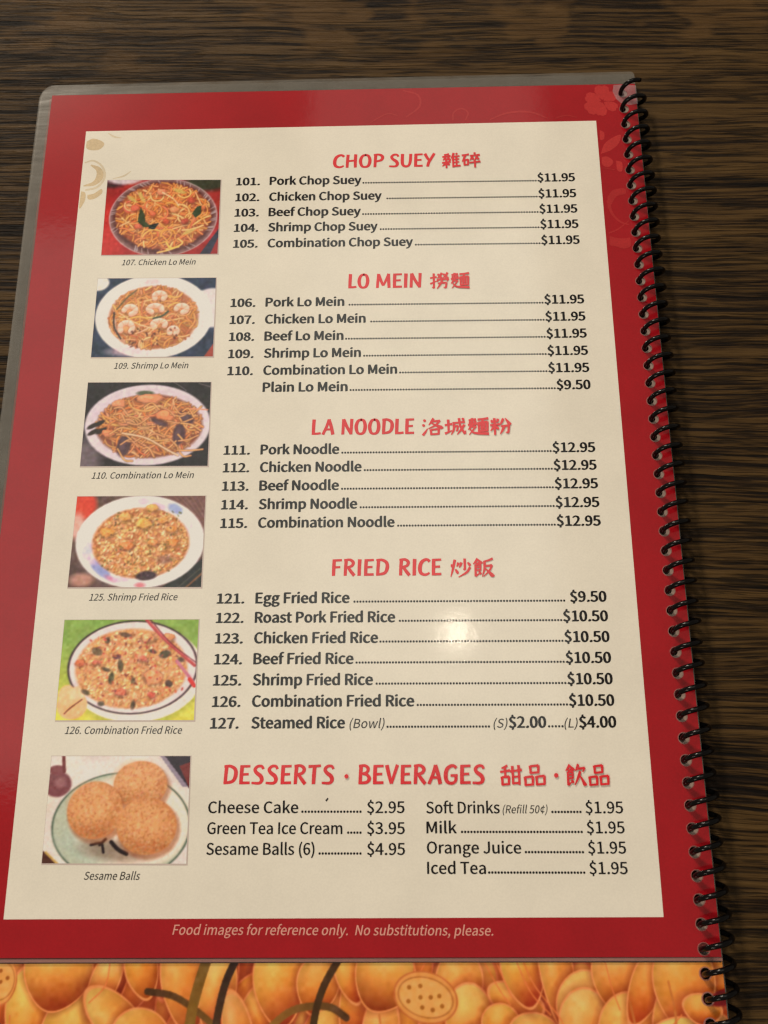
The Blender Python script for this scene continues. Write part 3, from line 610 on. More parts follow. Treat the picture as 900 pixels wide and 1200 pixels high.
def pic_combo_rice():
    p = Paint(200, 144, (128, 150, 66)); g = np.clip((p.Y - 30) / 100, 0, 1)[..., None]
    p.a = p.a * (1 - g) + np.array((206, 190, 72.)) * g; p.noise(5, 16)
    p.ell(112, 78, 96, 74, (120, 124, 50), soft=14, al=.5); p.ell(112, 76, 98, 70, (226, 202, 180), soft=2); p.ell(106, 68, 94, 65, (220, 192, 180), soft=2)
    p.ell(106, 68, 94, 66, (44, 26, 30), ring=2.0)
    p.ell(22, 122, 22, 20, (230, 164, 110), soft=2); p.ell(14, 108, 13, 14, (232, 172, 120), soft=3); p.line([(36, 114), (20, 126), (12, 134)], 2.4, (120, 70, 44)); p.ell(30, 104, 14, 9, (234, 178, 132), -.3, 3)
    grains(p, 104, 70, 82, 57, 1100, [(230, 170, 110), (222, 152, 92), (234, 186, 128), (212, 134, 84)], (206, 138, 88))
    for x, y, rx, ry, ro in [(88, 66, 5, 13, -.2), (82, 54, 7, 5, 0), (52, 46, 10, 8, .4), (92, 22, 11, 5, .2), (152, 50, 10, 8, -.3), (76, 84, 5, 12, .1), (40, 104, 8, 5, .4), (108, 88, 4, 8, 0), (160, 92, 7, 7, .5), (134, 46, 7, 4, .3), (110, 122, 4, 9, .1), (66, 30, 5, 7, 0), (176, 58, 6, 5, .4), (64, 120, 6, 5, 0), (68, 72, 8, 4, .3)]: 
        p.ell(x, y, rx * .85, ry * .7, pick([(76, 46, 48), (82, 62, 46), (96, 78, 50)]), ro, 2.2, .9)
    chunk(p, 136, 82, 15, 12, (228, 142, 92), .6); chunk(p, 126, 26, 12, 8, (226, 150, 98)); chunk(p, 90, 104, 9, 6, (206, 108, 78)); chunk(p, 28, 62, 8, 6, (208, 112, 70)); chunk(p, 52, 62, 7, 4, (200, 104, 76)); chunk(p, 136, 108, 6, 5, (206, 96, 70)); chunk(p, 120, 56, 7, 5, (206, 110, 84)); chunk(p, 156, 26, 9, 6, (224, 140, 90))
    p.noise(11, 3.2, .22, (104, 70, 82, 57))
    for i in range(90): p.ell(U(36, 180), U(24, 118), U(1.4, 3), U(1, 1.8), pick([(172, 70, 52), (120, 60, 48), (196, 90, 60)]), U(0, 3), 1.3, .8)
    p.line([(122, 0), (150, 28), (196, 66)], 5, (160, 56, 56), 1, (200, 96, 88)); p.line([(126, -2), (160, 34), (198, 62)], 1.5, (96, 30, 36)); p.line([(170, 60), (192, 86), (196, 92)], 5, (190, 110, 120)); p.line([(190, 86), (197, 95)], 6, (200, 50, 44))
    p.noise(6, 4); p.blur(2); return p
def pic_sesame():
    p = Paint(200, 150, (206, 186, 168)); p.noise(6, 30)
    p.ell(60, 30, 70, 24, (216, 198, 180), soft=20, al=.7)
    p.poly([(160, 0), (200, 0), (200, 46), (176, 24)], (48, 36, 44)); p.poly([(184, 14), (200, 8), (200, 46)], (110, 40, 36)); p.poly([(156, 0), (163, 0), (198, 44), (190, 44)], (140, 122, 128))
    p.ell(12, 40, 20, 18, (118, 66, 66), soft=3); p.ell(10, 20, 12, 7, (124, 66, 66), soft=2); p.ell(16, 38, 8, 7, (160, 110, 104), soft=5, al=.6); p.line([(17, -4), (20, 22)], 5, (104, 42, 40))
    p.ell(106, 98, 96, 74, (172, 168, 140), soft=2); p.ell(120, 92, 84, 66, (222, 196, 170), soft=8); p.ell(106, 98, 96, 74, (74, 86, 68), ring=2.0); p.ell(60, 126, 44, 22, (168, 170, 146), .3, 12, .7)
    p.ell(100, 132, 46, 14, (112, 84, 66), .1, 10, .6)
    p.line([(66, 124), (80, 122), (84, 134)], 4, (44, 34, 34)); p.line([(86, 116), (78, 124)], 4, (44, 34, 34)); p.line([(94, 120), (104, 130), (116, 136)], 6, (44, 34, 34))
    p.poly([(0, 132), (20, 150), (0, 150)], (80, 50, 40)); p.line([(4, 134), (22, 150)], 3, (190, 150, 80))
    for x, y, rx, ry in [(130, 40, 38, 33), (68, 76, 39, 40), (142, 98, 42, 39)]:
        p.ell(x + 3, y + 5, rx + 2, ry + 2, (140, 76, 44), 0, 5, .55)
        p.ell(x, y, rx, ry, (190, 122, 74), 0, 2); p.ell(x - 5, y - 8, rx * .74, ry * .68, (214, 150, 98), 0, 18, .9)
        p.ell(x + 4, y + ry * .72, rx * .6, ry * .22, (180, 104, 60), 0, 8, .7)
        for i in range(620):
            a = U(0, 6.28); r = math.sqrt(U(0, 1)) * .97; dx, dy = rx * r * math.cos(a), ry * r * math.sin(a)
            k = 1.0 - .16 * max(0, dy / ry) - .05 * r
            p.ell(x + dx, y + dy, 1.9, 1.1, pick([(222, 164, 112), (184, 114, 68), (204, 140, 90)]) * k, U(0, 3), 1.2, .6)
    p.noise(4, 3); p.blur(2); return p

def picture_mesh(name, p, quad, z, parent, mat, warp=False):
    """grid sheet carrying the print as a colour attribute; quad = TL,TR,BR,BL in mm"""
    L = p.linear(); hh, w = L.shape[:2]
    tl, tr, br, bl = [np.array(q, float) for q in quad]
    s = np.linspace(0, 1, w)[None, :, None]; t = np.linspace(0, 1, hh)[:, None, None]
    XY = (tl * (1 - s) + tr * s) * (1 - t) + (bl * (1 - s) + br * s) * t
    co = np.zeros((hh, w, 3)); co[..., :2] = XY * MM; co[..., 2] = z * MM
    idx = np.arange(hh * w).reshape(hh, w)
    F = np.stack([idx[1:, :-1], idx[1:, 1:], idx[:-1, 1:], idx[:-1, :-1]], -1).reshape(-1, 4)
    me = bpy.data.meshes.new(name); me.vertices.add(hh * w); me.vertices.foreach_set('co', co.reshape(-1))
    me.loops.add(F.size); me.loops.foreach_set('vertex_index', F.reshape(-1).astype(np.int32))
    me.polygons.add(len(F)); me.polygons.foreach_set('loop_start', np.arange(0, F.size, 4, dtype=np.int32))
    me.update(calc_edges=True); me.validate()
    at = me.color_attributes.new('Col', 'FLOAT_COLOR', 'POINT')
    at.data.foreach_set('color', np.concatenate([L, np.ones((hh, w, 1))], -1).reshape(-1).astype(np.float32))
    return link(name, me, mat, parent)

# ================================================================== THE TABLE
bm = bmesh.new()
X0, X1, Y0, Y1, TH = -620, 480, -720, 420, 28
bmesh.ops.create_cube(bm, size=1.0)
for vv in bm.verts:
    vv.co = Vector(((X0 + X1) / 2 + vv.co.x * (X1 - X0), (Y0 + Y1) / 2 + vv.co.y * (Y1 - Y0), -TH / 2 + vv.co.z * TH)) * MM
bmesh.ops.bevel(bm, geom=bm.edges[:], offset=.003, segments=2, affect='EDGES')
me = bpy.data.meshes.new('tabletop'); bm.to_mesh(me); bm.free()
table = link('tabletop', me, M_wood); table['kind'] = 'structure'

# ================================================================== THE MENU
menu = bpy.data.objects.new('restaurant_menu', None); COL.objects.link(menu)
menu.location = (0, 0, PZ * MM)
menu['label'] = 'laminated red and cream restaurant menu with black coil binding, open on the dark wood table'
menu['category'] = 'menu'

holes = [(0.15, -6.35 * i + 1.1 * math.exp(-i / 2.0)) for i in range(54)]
# outer printed sheet corners as they lie
TL, TR, BR, BL = (-210.3, 6.3), (4.9, 5.4), (4.8, -287.8), (-211.0, -287.6)
HR = 1.6
def hole_loops(dx=0, dy=0, r=HR, upto=-286):
    return [circ(x + dx, y + dy, r, 18) for x, y in holes if y > upto]
page = sheet_poly([[TL, TR, BR, BL]] + hole_loops(), 0.0, 0.32, 'page', M_red, menu, M_edge)
page['label'] = 'front laminated page, red border round a cream panel of prices'
def rounded(x0, y0, x1, y1, r_tl, r_tr, n=7):
    pts = [(x0, y0)]
    pts += [(x0 + r_tl - r_tl * math.cos(a), y1 - r_tl + r_tl * math.sin(a)) for a in np.linspace(0, math.pi / 2, n)]
    pts += [(x1 - r_tr + r_tr * math.sin(a), y1 - r_tr + r_tr * math.cos(a)) for a in np.linspace(0, math.pi / 2, n)]
    pts += [(x1, y0)]
    return pts
e = .02
outer = [(-216.0, -289.3)] + rounded(-214.6, -200, 5.02, 10.9, 5.0, 1.5)[1:-1] + [(5.0, -289.3)]
inner = [(TL[0] - e, TL[1] + e), (TR[0] + e, TR[1] + e), (BR[0] + e, BR[1] - e), (BL[0] - e, BL[1] - e)]
ft = -287.95
outer[0] = (-216.0, ft); outer[-1] = (5.0, ft); inner[2] = (BR[0] + e, ft + .02); inner[3] = (BL[0] - e, ft + .02)
fm = sheet_poly([outer, inner], 0.02, 0.30, 'laminate_margin', M_film, page)
for x, y in holes:
    if y > -286:
        rim = sheet_poly([circ(x, y, HR + .20, 20), circ(x, y, HR - .02, 20)], 0.09, 0.10, 'hole_rim', M_rim, page)
sheet_poly([[(-216.0, -288.8), (5.0, -288.8), (5.0, ft - .01), (-216.0, ft - .01)]], 0.02, 0.30, 'laminate_foot', M_foot_film, page)
# painted haze of glare on the film round the first two holes
flat('glare_haze_patch', [[(-2.9, 5.0), (1.0, 5.2), (5.2, 4.6), (5.3, -3.4), (2.6, -3.9), (-.6, -3.2), (-2.4, -1.0), (-3.4, 2.2)]], 0.045, M_glare_film, page, False)

# pages under the front one
def under(k, dx, dy, ztop, y_end, mat, name='page'):
    o = sheet_poly([[(-211 + dx, 5.5 + dy), (4.6 + dx, 5.0 + dy), (4.9 + dx, y_end), (-211.5 + dx, y_end)]] + [circ(x + .35 + dx * .3, y + dy * .2, HR + .1, 14) for x, y in holes if y > y_end + 3], ztop, .28, name, mat, menu, M_edge)
    out = [(-215.4 + dx, y_end - 1.4)] + rounded(-215 + dx, -200, 5.2 + dx, 10.2 + dy, 5, 1.5)[1:-1] + [(5.2 + dx, y_end - 1.4)]
    if k == 1:
        for x, y in holes:
            if y > y_end + 3: sheet_poly([circ(x + .1, y, HR + .7, 18), circ(x - .45, y + .25, HR - .42, 16)], ztop + .10, .09, 'hole_rim', M_pale, o)
    sheet_poly([out, [(-211 + dx - e, 5.5 + dy + e), (4.6 + dx + e, 5.0 + dy + e), (4.9 + dx + e, y_end - e), (-211.5 + dx - e, y_end - e)]], ztop + .015, .24, 'laminate_margin', M_film, o)
    return o
under(1, -.25, -.1, -.42, -286.5, M_cover)
back = under(2, .15, .2, -.80, -352.0, M_cover)
back['label'] = 'longer back page printed with golden lotus petals'
under(3, -.2, -.3, -1.25, -352.0, M_cover)

# cream panel
A_, B_, C_, D_ = (-196.2, -10.0), (-10.3, -10.4), (-10.2, -277.5), (-197.0, -277.5)
flat('cream_panel', [[A_, B_, C_, D_]], 0.02, M_cream, page, False)

# --------------------------------------------------------- lettering
NX, TX, PX = -140.2, -128.1, -19.4
W1 = .060
def row(y, num, name, dx0, price, px0):
    if num: text('item_number', num, NX, NX + (11.9 if num[0:2] != '11' or num == '110.' else 11.9), y, 3.3, M_black, page, W1)
    return y
ITEMS = [
 (-34.5, '101.', 'Pork Chop Suey', -95.2, -94.9, -33.0, '$11.95'), (-41.1, '102.', 'Chicken Chop Suey', -88.0, -86.4, -33.0, '$11.95'),
 (-47.4, '103.', 'Beef Chop Suey', -95.4, -95.0, -33.0, '$11.95'), (-53.6, '104.', 'Shrimp Chop Suey', -89.5, -88.8, -33.0, '$11.95'),
 (-60.0, '105.', 'Combination Chop Suey', -77.2, -76.6, -33.0, '$11.95'),
 (-83.2, '106.', 'Pork Lo Mein', -101.0, -99.6, -33.2, '$11.95'), (-89.7, '107.', 'Chicken Lo Mein', -93.7, -92.2, -33.2, '$11.95'),
 (-96.1, '108.', 'Beef Lo Mein', -101.2, -100.7, -33.2, '$11.95'), (-102.5, '109.', 'Shrimp Lo Mein', -95.3, -94.6, -33.2, '$11.95'),
 (-108.8, '110.', 'Combination Lo Mein', -83.2, -82.6, -33.3, '$11.95'), (-115.0, '', 'Plain Lo Mein', -99.7, -99.1, -30.9, '$9.50'),
 (-137.2, '111.', 'Pork Noodle', -102.3, -101.7, -33.5, '$12.95'), (-143.3, '112.', 'Chicken Noodle', -95.0, -94.4, -33.5, '$12.95'),
 (-149.6, '113.', 'Beef Noodle', -102.3, -101.7, -33.5, '$12.95'), (-155.9, '114.', 'Shrimp Noodle', -96.4, -95.7, -33.6, '$12.95'),
 (-162.1, '115.', 'Combination Noodle', -84.5, -83.8, -33.6, '$12.95'),
 (-186.6, '121.', 'Egg Fried Rice', -98.7, -97.6, -31.6, '$9.50'), (-192.7, '122.', 'Roast Pork Fried Rice', -84.6, -83.6, -33.4, '$10.50'),
 (-199.1, '123.', 'Chicken Fried Rice', -89.9, -89.6, -33.4, '$10.50'), (-205.5, '124.', 'Beef Fried Rice', -97.4, -96.9, -33.4, '$10.50'),
 (-211.9, '125.', 'Shrimp Fried Rice', -91.5, -90.8, -33.3, '$10.50'), (-218.3, '126.', 'Combination Fried Rice', -79.1, -78.5, -33.2, '$10.50'),
]
def yb(y):  # rows were read at the number column; keep them there
    return y
for (y, num, nm, xe, d0, d1, price) in ITEMS:
    if num: text('item_number', num, NX, NX + 8.7, y, 3.05, M_black, page, W1)
    text('item_name', nm, TX, xe, y, 3.3, M_black, page, W1)
    dots(d0, d1 - (.5 if price == '$9.50' and num else 0), y, page)
    text('price', price, d1 + .2 + (.7 if price == '$9.50' and num else 0), PX, y, 3.25, M_black, page, W1)
y = -224.7
text('item_number', '127.', NX - .3, NX + 8.4, y, 3.05, M_black, page, W1); text('item_name', 'Steamed Rice', TX, -99.9, y, 3.3, M_black, page, W1)
text('item_note', '(Bowl)', -98.6, -88.1, y, 2.7, M_grey, page, .010, .20); dots(-87.6, -56.7, y, page)
text('item_note', '(S)', -55.7, -51.5, y, 2.6, M_grey, page, .010, .20); text('price', '$2.00', -51.2, -40.0, y, 3.25, M_black, page, W1)
dots(-39.6, -34.9, y, page); text('item_note', '(L)', -34.7, -30.7, y, 2.6, M_grey, page, .010, .20); text('price', '$4.00', -30.4, PX + .1, y, 3.25, M_black, page, W1)
for y, nm, xe, d0, d1, p0, pr in [(-248.9, 'Cheese Cake', -113.4, -112.6, -94.9, -93.4, '$2.95'), (-254.7, 'Green Tea Ice Cream', -100.5, -99.2, -94.9, -93.4, '$3.95'), (-260.4, 'Sesame Balls (6)', -108.5, -107.4, -94.9, -93.4, '$4.95')]:
    text('item_name', nm, -139.9, xe, y, 3.2, M_black, page, .030); dots(d0, d1, y, page, .92); text('price', pr, p0, -82.4, y, 3.2, M_black, page, .030)
for y, nm, xe, d0, p0, pr in [(-249.0, 'Soft Drinks', -54.8, -40.0, -30.1, '$1.95'), (-254.5, 'Milk', -67.4, -66.3, -30.1, '$1.95'), (-260.0, 'Orange Juice', -49.1, -48.2, -30.1, '$1.95'), (-265.5, 'Iced Tea', -59.4, -58.9, -30.1, '$1.95')]:
    text('item_name', nm, -76.2, xe, y, 3.2, M_black, page, .030); dots(d0, -31.2, y, page, .9); text('price', pr, p0, -19.2, y, 3.2, M_black, page, .030)
text('item_note', '(Refill 50¢)', -54.0, -41.0, -249.0, 2.2, M_grey, page, .010, .20)
text('footer_note', 'Food images for reference only.  No substitutions, please.', -148.4, -58.0, -281.7, 2.6, M_foot, page, .012, .20)

def heading(words, cjk, y, cap, lab, extra=()):
    polys = []
    for s, a, b in words: polys += heading_word(s, a, b, y, cap)
    for s, a, b in cjk: polys += cjk_polys(s, a, b, y - cap * .18, y + cap * 1.06)
    for x, yy, r in extra: polys.append(circ(x, yy, r, 12))
    o = flat('heading', polys, 0.06, M_head, page); o['label'] = lab
heading([('CHOP', -105.5, -87.4), ('SUEY', -85.4, -69.0)], [('雜碎', -66.4, -52.6)], -27.6, 5.3, 'red brush heading reading CHOP SUEY')
heading([('LO', -99.9, -92.6), ('MEIN', -90.2, -74.5)], [('撈麵', -71.6, -58.1)], -76.4, 5.3, 'red brush heading reading LO MEIN')
heading([('LA', -111.7, -103.9), ('NOODLE', -101.8, -77.9)], [('洛城麵粉', -75.3, -46.1)], -130.4, 5.2, 'red brush heading reading LA NOODLE')
heading([('FRIED', -104.6, -86.6), ('RICE', -83.6, -70.1)], [('炒飯', -67.3, -53.5)], -177.9, 5.1, 'red brush heading reading FRIED RICE')
heading([('DESSERTS', -136.0, -103.0), ('BEVERAGES', -96.2, -58.8)], [('甜品', -54.4, -41.0), ('飲品', -35.3, -22.5)], -240.7, 5.2, 'red brush heading reading DESSERTS and BEVERAGES', [(-99.4, -238.6, .62), (-38.0, -238.4, .66)])

# --------------------------------------------------------- food pictures
PICS = [
 ([(-186.6, -31.2), (-145.7, -32.1), (-145.5, -62.3), (-186.4, -61.9)], pic_chicken, 'printed picture of chicken lo mein in a glass bowl on red cloth', '107. Chicken Lo Mein', -178.9, -153.0, -66.5),
 ([(-186.8, -71.2), (-145.6, -71.8), (-145.3, -101.8), (-186.7, -101.3)], pic_shrimp_lm, 'printed picture of shrimp lo mein on a white plate', '109. Shrimp Lo Mein', -178.6, -153.4, -106.1),
 ([(-186.9, -110.7), (-145.5, -111.3), (-145.2, -141.0), (-187.0, -140.5)], pic_combo_lm, 'printed picture of combination lo mein on a dark table', '110. Combination Lo Mein', -182.9, -149.5, -145.2),
 ([(-187.0, -150.9), (-145.4, -151.3), (-145.3, -181.3), (-187.4, -180.9)], pic_shrimp_rice, 'printed picture of shrimp fried rice on a flowered plate', '125. Shrimp Fried Rice', -180.3, -152.5, -185.5),
 ([(-187.4, -191.3), (-145.5, -191.6), (-145.4, -222.2), (-187.4, -221.9)], pic_combo_rice, 'printed picture of combination fried rice on green with chopsticks', '126. Combination Fried Rice', -184.2, -148.8, -226.2),
 ([(-187.5, -232.4), (-145.9, -232.7), (-145.5, -262.8), (-187.5, -262.5)], pic_sesame, 'printed picture of three sesame balls on a plate', 'Sesame Balls', -174.9, -158.6, -267.2),
]
for q, fn, lab, cap, a, b, yy in PICS:
    mg = .35
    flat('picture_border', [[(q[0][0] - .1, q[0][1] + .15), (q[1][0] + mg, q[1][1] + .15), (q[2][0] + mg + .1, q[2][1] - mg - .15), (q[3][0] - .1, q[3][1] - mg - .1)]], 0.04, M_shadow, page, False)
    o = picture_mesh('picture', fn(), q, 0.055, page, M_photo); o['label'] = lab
    text('caption', cap, a, b, yy, 2.15, M_grey, page, .012, .22)

# --------------------------------------------------------- printed ornaments
def petal(cx, cy, a, L, w):
    c, s = math.cos(a), math.sin(a); out = []
    for u, vv in [(0, 0), (.25, .30), (.55, .50), (.85, .46), (1.0, .20), (.94, 0), (1.0, -.2), (.85, -.46), (.55, -.5), (.25, -.3)]:
        out.append((cx + (u * L) * c - vv * w * s, cy + (u * L) * s + vv * w * c))
    return out
fl = []
for a, L, w in [(1.55, 6.6, 5.4), (.55, 5.4, 4.2), (-.62, 5.6, 4.0), (-1.75, 6.0, 4.2), (3.75, 6.8, 6.0), (2.75, 6.0, 4.6)]:
    fl.append([(x, min(y, 5.2)) for x, y in petal(-7.4 + .5 * math.cos(a), -2.0 + .5 * math.sin(a), a, L, w)])
flat('flower_print', fl[:], 0.03, M_orn, page, False)
def shp(pts): return [(p[0], p[1]) for p in smooth([(a, b, 0) for a, b in pts + [pts[0]]], 4)[:-1]]
flat('leaf_print', [shp([(-9.6, -24.6), (-8.0, -20.4), (-4.6, -17.6), (-1.9, -16.8), (-3.0, -20.4), (-6.0, -23.2)]), shp([(-9.3, -14.5), (-7.8, -15.6), (-8.0, -18.2), (-9.4, -18.6)]),
                    shp([(-9.4, -26.0), (-7.4, -25.8), (-5.4, -28.0), (-7.2, -30.2), (-9.4, -29.2)]), shp([(-4.4, -27.6), (-2.4, -28.4), (-2.6, -32.0), (-4.3, -31.6)])], 0.03, M_orn, page, False)
flat('scroll_print', [shp([(-8.6, -42.6), (-6.4, -39.8), (-2.4, -39.2), (-2.2, -41.4), (-5.4, -42.4), (-7.4, -45.6), (-8.8, -47.4)]),
                      ribbon([(-8.4, -44, 1.2), (-7.6, -49, .9), (-5.0, -52.6, .7), (-1.9, -54.0, .4)]), ribbon([(-9.2, -57.2, .5), (-5.8, -55.6, .5), (-1.9, -52.4, .3)]), ribbon([(-8.8, -30.6, .3), (-5.2, -31.4, .4)]),
                      shp([(-8.9, -58.4), (-6.4, -59.2), (-3.2, -59.4), (-2.1, -59.2), (-2.0, -62.4), (-4.6, -63.4), (-7.4, -62.4), (-9.2, -61.8)])], 0.034, M_orn2, page, False)
flat('scroll_print', [ribbon([(-80, 4.8, .5), (-74.5, 2.6, .7), (-74.0, -2.4, .7), (-79, -7.0, .5)]), ribbon([(-62.0, -8.8, .5), (-61.6, -5.4, .6), (-58.8, -3.8, .6), (-56.4, -5.6, .6), (-57.4, -8.8, .5)]),
                      ribbon([(-48.6, -8.9, .4), (-42, -6.2, .8), (-34, -6.0, .8), (-27.6, -8.9, .4)]), ribbon([(-92, -9, .4), (-86, -5.4, .5), (-82, -6.2, .4)]), ribbon([(-25, -9, .4), (-21, -7.8, .5), (-17, -8.8, .4)])], 0.03, M_orn2, page, False)
# pale gold blossom running off the corner of the cream panel
flat('gold_blossom_print', [shp([(-195.6, -14.4), (-193.4, -13.2), (-190.4, -14.2), (-189.0, -15.8), (-190.6, -18.0), (-193.6, -18.2), (-195.5, -17.2)]),
                            ribbon([(-193.2, -24.6, .5), (-190.2, -26.6, 2.0), (-189.6, -29.8, 2.6), (-191.4, -32.4, 1.8), (-195.2, -33.4, .4)]),
                            shp([(-193.4, -37.2), (-191.0, -36.6), (-188.6, -34.8), (-188.2, -36.6), (-190.6, -38.8), (-193.0, -39.0)]),
                            shp([(-195.8, -35.6), (-194.2, -36.4), (-194.2, -39.8), (-195.9, -42.8)])], 0.03, M_tan, page, False)
flat('gold_scroll_print', [ribbon([(-195.6, -23.6, .5), (-192.4, -22.8, .7), (-189.0, -25.4, .8), (-187.8, -30.0, .9), (-190.2, -34.0, .9), (-194.4, -35.2, .7)]), ribbon([(-188.0, -11.0, .3), (-185.6, -12.6, .7), (-183.0, -13.2, .3)]),
                           ribbon([(-184.8, -30.6, .2), (-181.0, -29.6, .7), (-178.4, -27.6, .3)])], 0.03, M_tan2, page, False)
# a speck of soot by the dessert list
flat('speck', [[(-105.6, -245.5), (-104.9, -244.8), (-104.6, -245.1), (-105.2, -246.0)]], 0.05, M_grey, page, False)

# --------------------------------------------------------- lotus print on the back page
def lotus():
    KX, KY = 1.0, 1.28
    p = Paint(905, 250, (176, 78, 34)); OX = 52
    p.noise(10, 26)
    def pet(cx, cy, rx, ry, rot, hi=(236, 166, 72), lo=(164, 58, 24), rim=(232, 140, 80)):
        X0_, Y0_ = (cx + OX), cy * KY; ry = ry * KY; R = max(rx, ry) * 1.3 + 8; b = p.box(X0_ - R, Y0_ - R, X0_ + R, Y0_ + R)
        X, Y = p.X[b] - X0_, p.Y[b] - Y0_
        if X.size == 0: return
        c, n = math.cos(rot), math.sin(rot); u, w_ = (X * c + Y * n) / rx, (-X * n + Y * c) / ry
        u = u / np.clip(1 - .14 * w_ - .12 * w_ * w_, .3, 2)
        d = np.sqrt(u * u + w_ * w_); e_ = (1 - d) * min(rx, ry)
        p.put(np.clip(1 + e_ / 9, 0, 1) * .45, (132, 46, 22), b)
        p.put(np.clip(e_ + 1.6, 0, 1), rim, b)
        g = np.clip(.5 + .55 * w_ + .18 * u, 0, 1)[..., None]; hi, lo = np.array(hi, float), np.array(lo, float)
        mid = hi * .45 + np.array((220, 110, 36)) * .55
        cc = np.where(g < .5, hi + (mid - hi) * g * 2, mid + (lo - mid) * (g - .5) * 2)
        cc = cc * (1 - .20 * np.clip(d - .45, 0, 1)[..., None]) + 16 * np.exp(-((u + .25) ** 2 * 9 + (w_ + .35) ** 2 * 4))[..., None]
        p.a[b] = p.a[b] * (1 - np.clip(e_ - .2, 0, 1)[..., None]) + cc * np.clip(e_ - .2, 0, 1)[..., None]
    for i in range(230):
        yy = U(-10, 210); pet(U(-60, 860), yy, U(16, 28), U(28, 46), U(-.9, .9), pick([(226, 142, 60), (218, 124, 50), (234, 158, 72)]), pick([(168, 62, 28), (150, 52, 26)]), (214, 112, 66))
    for a in [(8, 24, 20, 24, 0), (45, 44, 22, 34, -.1), (95, 62, 28, 34, .35), (72, 10, 30, 26, .2), (128, 18, 12, 24, .4), (150, 50, 16, 34, -.9), (178, 70, 26, 28, -.7), (172, 8, 14, 20, -.3), (222, 20, 18, 34, -.25),
              (262, 26, 16, 30, .1), (308, 46, 14, 24, .35), (335, 18, 22, 30, -.1), (290, 60, 12, 30, -.3), (380, 20, 18, 20, .2), (345, 76, 32, 18, .1), (400, 66, 16, 24, -.5), (432, 30, 18, 34, .3), (452, 70, 16, 40, .1), (418, 12, 12, 20, -.3),
              (458, 14, 26, 24, .5), (545, 22, 20, 26, .1), (556, 48, 20, 24, 0), (572, 74, 24, 18, .1), (610, 34, 24, 12, .35), (592, 52, 16, 14, .2), (630, 58, 20, 13, .1), (650, 74, 24, 12, .2), (620, 8, 18, 26, -.2), (660, 12, 14, 40, -.15),
              (694, 40, 26, 26, -.2), (690, 52, 22, 24, 0), (730, 12, 22, 24, .1), (740, 60, 26, 28, 0), (764, 20, 14, 30, .5), (786, 44, 13, 28, .35), (806, 20, 26, 32, 0), (796, 70, 30, 20, -.1), (838, 64, 16, 18, .0), (824, 40, 16, 10, .2)]:
        pet(a[0], a[1], a[2] * 1.36, a[3] * 1.2, a[4], hi=pick([(240, 176, 86), (236, 166, 78), (242, 186, 94)]), lo=pick([(172, 62, 24), (182, 68, 26)]))
    for x, y, rx in [(742, 60, 3), (452, 70, 2), (788, 44, 2)]:
        p.line([(OX + x, (y - 26) * KY), (OX + x + 5, y * KY), (OX + x + 2, (y + 26) * KY)], 3, (196, 110, 52), .8)
    for ln in [[(588, 0), (600, 20), (606, 30)], [(574, 0), (592, 24), (604, 36)], [(612, 0), (628, 26), (650, 44)], [(620, 0), (634, 22), (660, 46), (668, 60)], [(494, 0), (492, 14)], [(508, 0), (500, 10)], [(716, 0), (722, 22), (730, 40)], [(134, 0), (130, 20), (112, 34)], [(20, 44), (22, 66), (26, 80)], [(800, 44), (780, 60), (770, 76)]]:
        p.line([(OX + a, b * KY) for a, b in ln], 1.8, (222, 118, 62), .9)
    # seed pods
    for (cx, cy, rx, ry, ro) in [(506, 30, 37, 20, .22), (4, 16, 20, 20, 0)]:
        X, Y = OX + cx, cy * KY
        p.ell(X, Y, rx, ry * KY, (226, 146, 74), ro, 2); p.ell(X, Y, rx, ry * KY, (196, 104, 52), ro, ring=1.4); p.ell(X, Y, rx * .86, ry * KY * .78, (176, 104, 48), ro, ring=1.3); p.ell(X, Y, rx * .83, ry * KY * .74, (230, 158, 84), ro, 2)
    for dx, dy in [(-19, -8), (-6, -9), (-6, 0), (-20, 3), (6, 0), (16, -1), (19, 7), (8, 10), (-4, 8)]:
        p.ell(OX + 506 + dx, (30 + dy) * KY, 2.6, 2.4, (168, 100, 36), 0, 1.2); 
    for dx, dy in [(0, -6), (1, 3), (9, 0), (-8, 4)]: p.ell(OX + 4 + dx, (14 + dy) * KY, 2.4, 2.2, (166, 92, 40), 0, 1.2)
    for k in range(6): p.ell(OX + 484 + k * 9, (62 + k * 1.2) * KY, 4.2, 11, (236, 166, 100), 0, 2, .9)
    p.ell(OX + 852, 30 * KY, 20, 8, (126, 16, 24), -.3, 2); 
    # olive ribbon scrolls
    G, Gd = (118, 84, 38), (80, 52, 30)
    def rb(pts, w, c, c2):
        n = len(pts); q = smooth([(OX + a, b * KY, 0) for a, b in pts], 5)
        for i in range(len(q) - 1):
            k = i / (len(q) - 1); cc = np.array(c) * (1 - k) + np.array(c2) * k
            p.line([tuple(q[i][:2]), tuple((q[i][:2] + q[i + 1][:2]) / 2), tuple(q[i + 1][:2])], w, cc)
    rb([(180, 25), (212, 29), (246, 44), (274, 62), (296, 84), (310, 110)], 7.5, Gd, (168, 116, 44)); rb([(249, -2), (240, 20), (233, 44), (230, 76), (232, 110)], 12, G, (150, 104, 38))
    rb([(284, -2), (272, 18), (264, 44), (259, 76), (254, 110)], 9, (60, 42, 36), (90, 58, 28)); rb([(296, 80), (320, 58), (346, 42), (372, 37), (396, 38), (414, 46)], 8, (168, 112, 44), (86, 56, 32))
    rb([(406, -2), (388, 20), (378, 42), (375, 64), (378, 84), (390, 120)], 8.5, Gd, (70, 52, 24))
    for i in range(5): rb([(60 + i * 170, 120 + 14 * i % 40), (110 + i * 170, 150), (180 + i * 160, 140), (220 + i * 150, 190)], 8, Gd, G)
    p.noise(4, 5); p.blur(1); return p
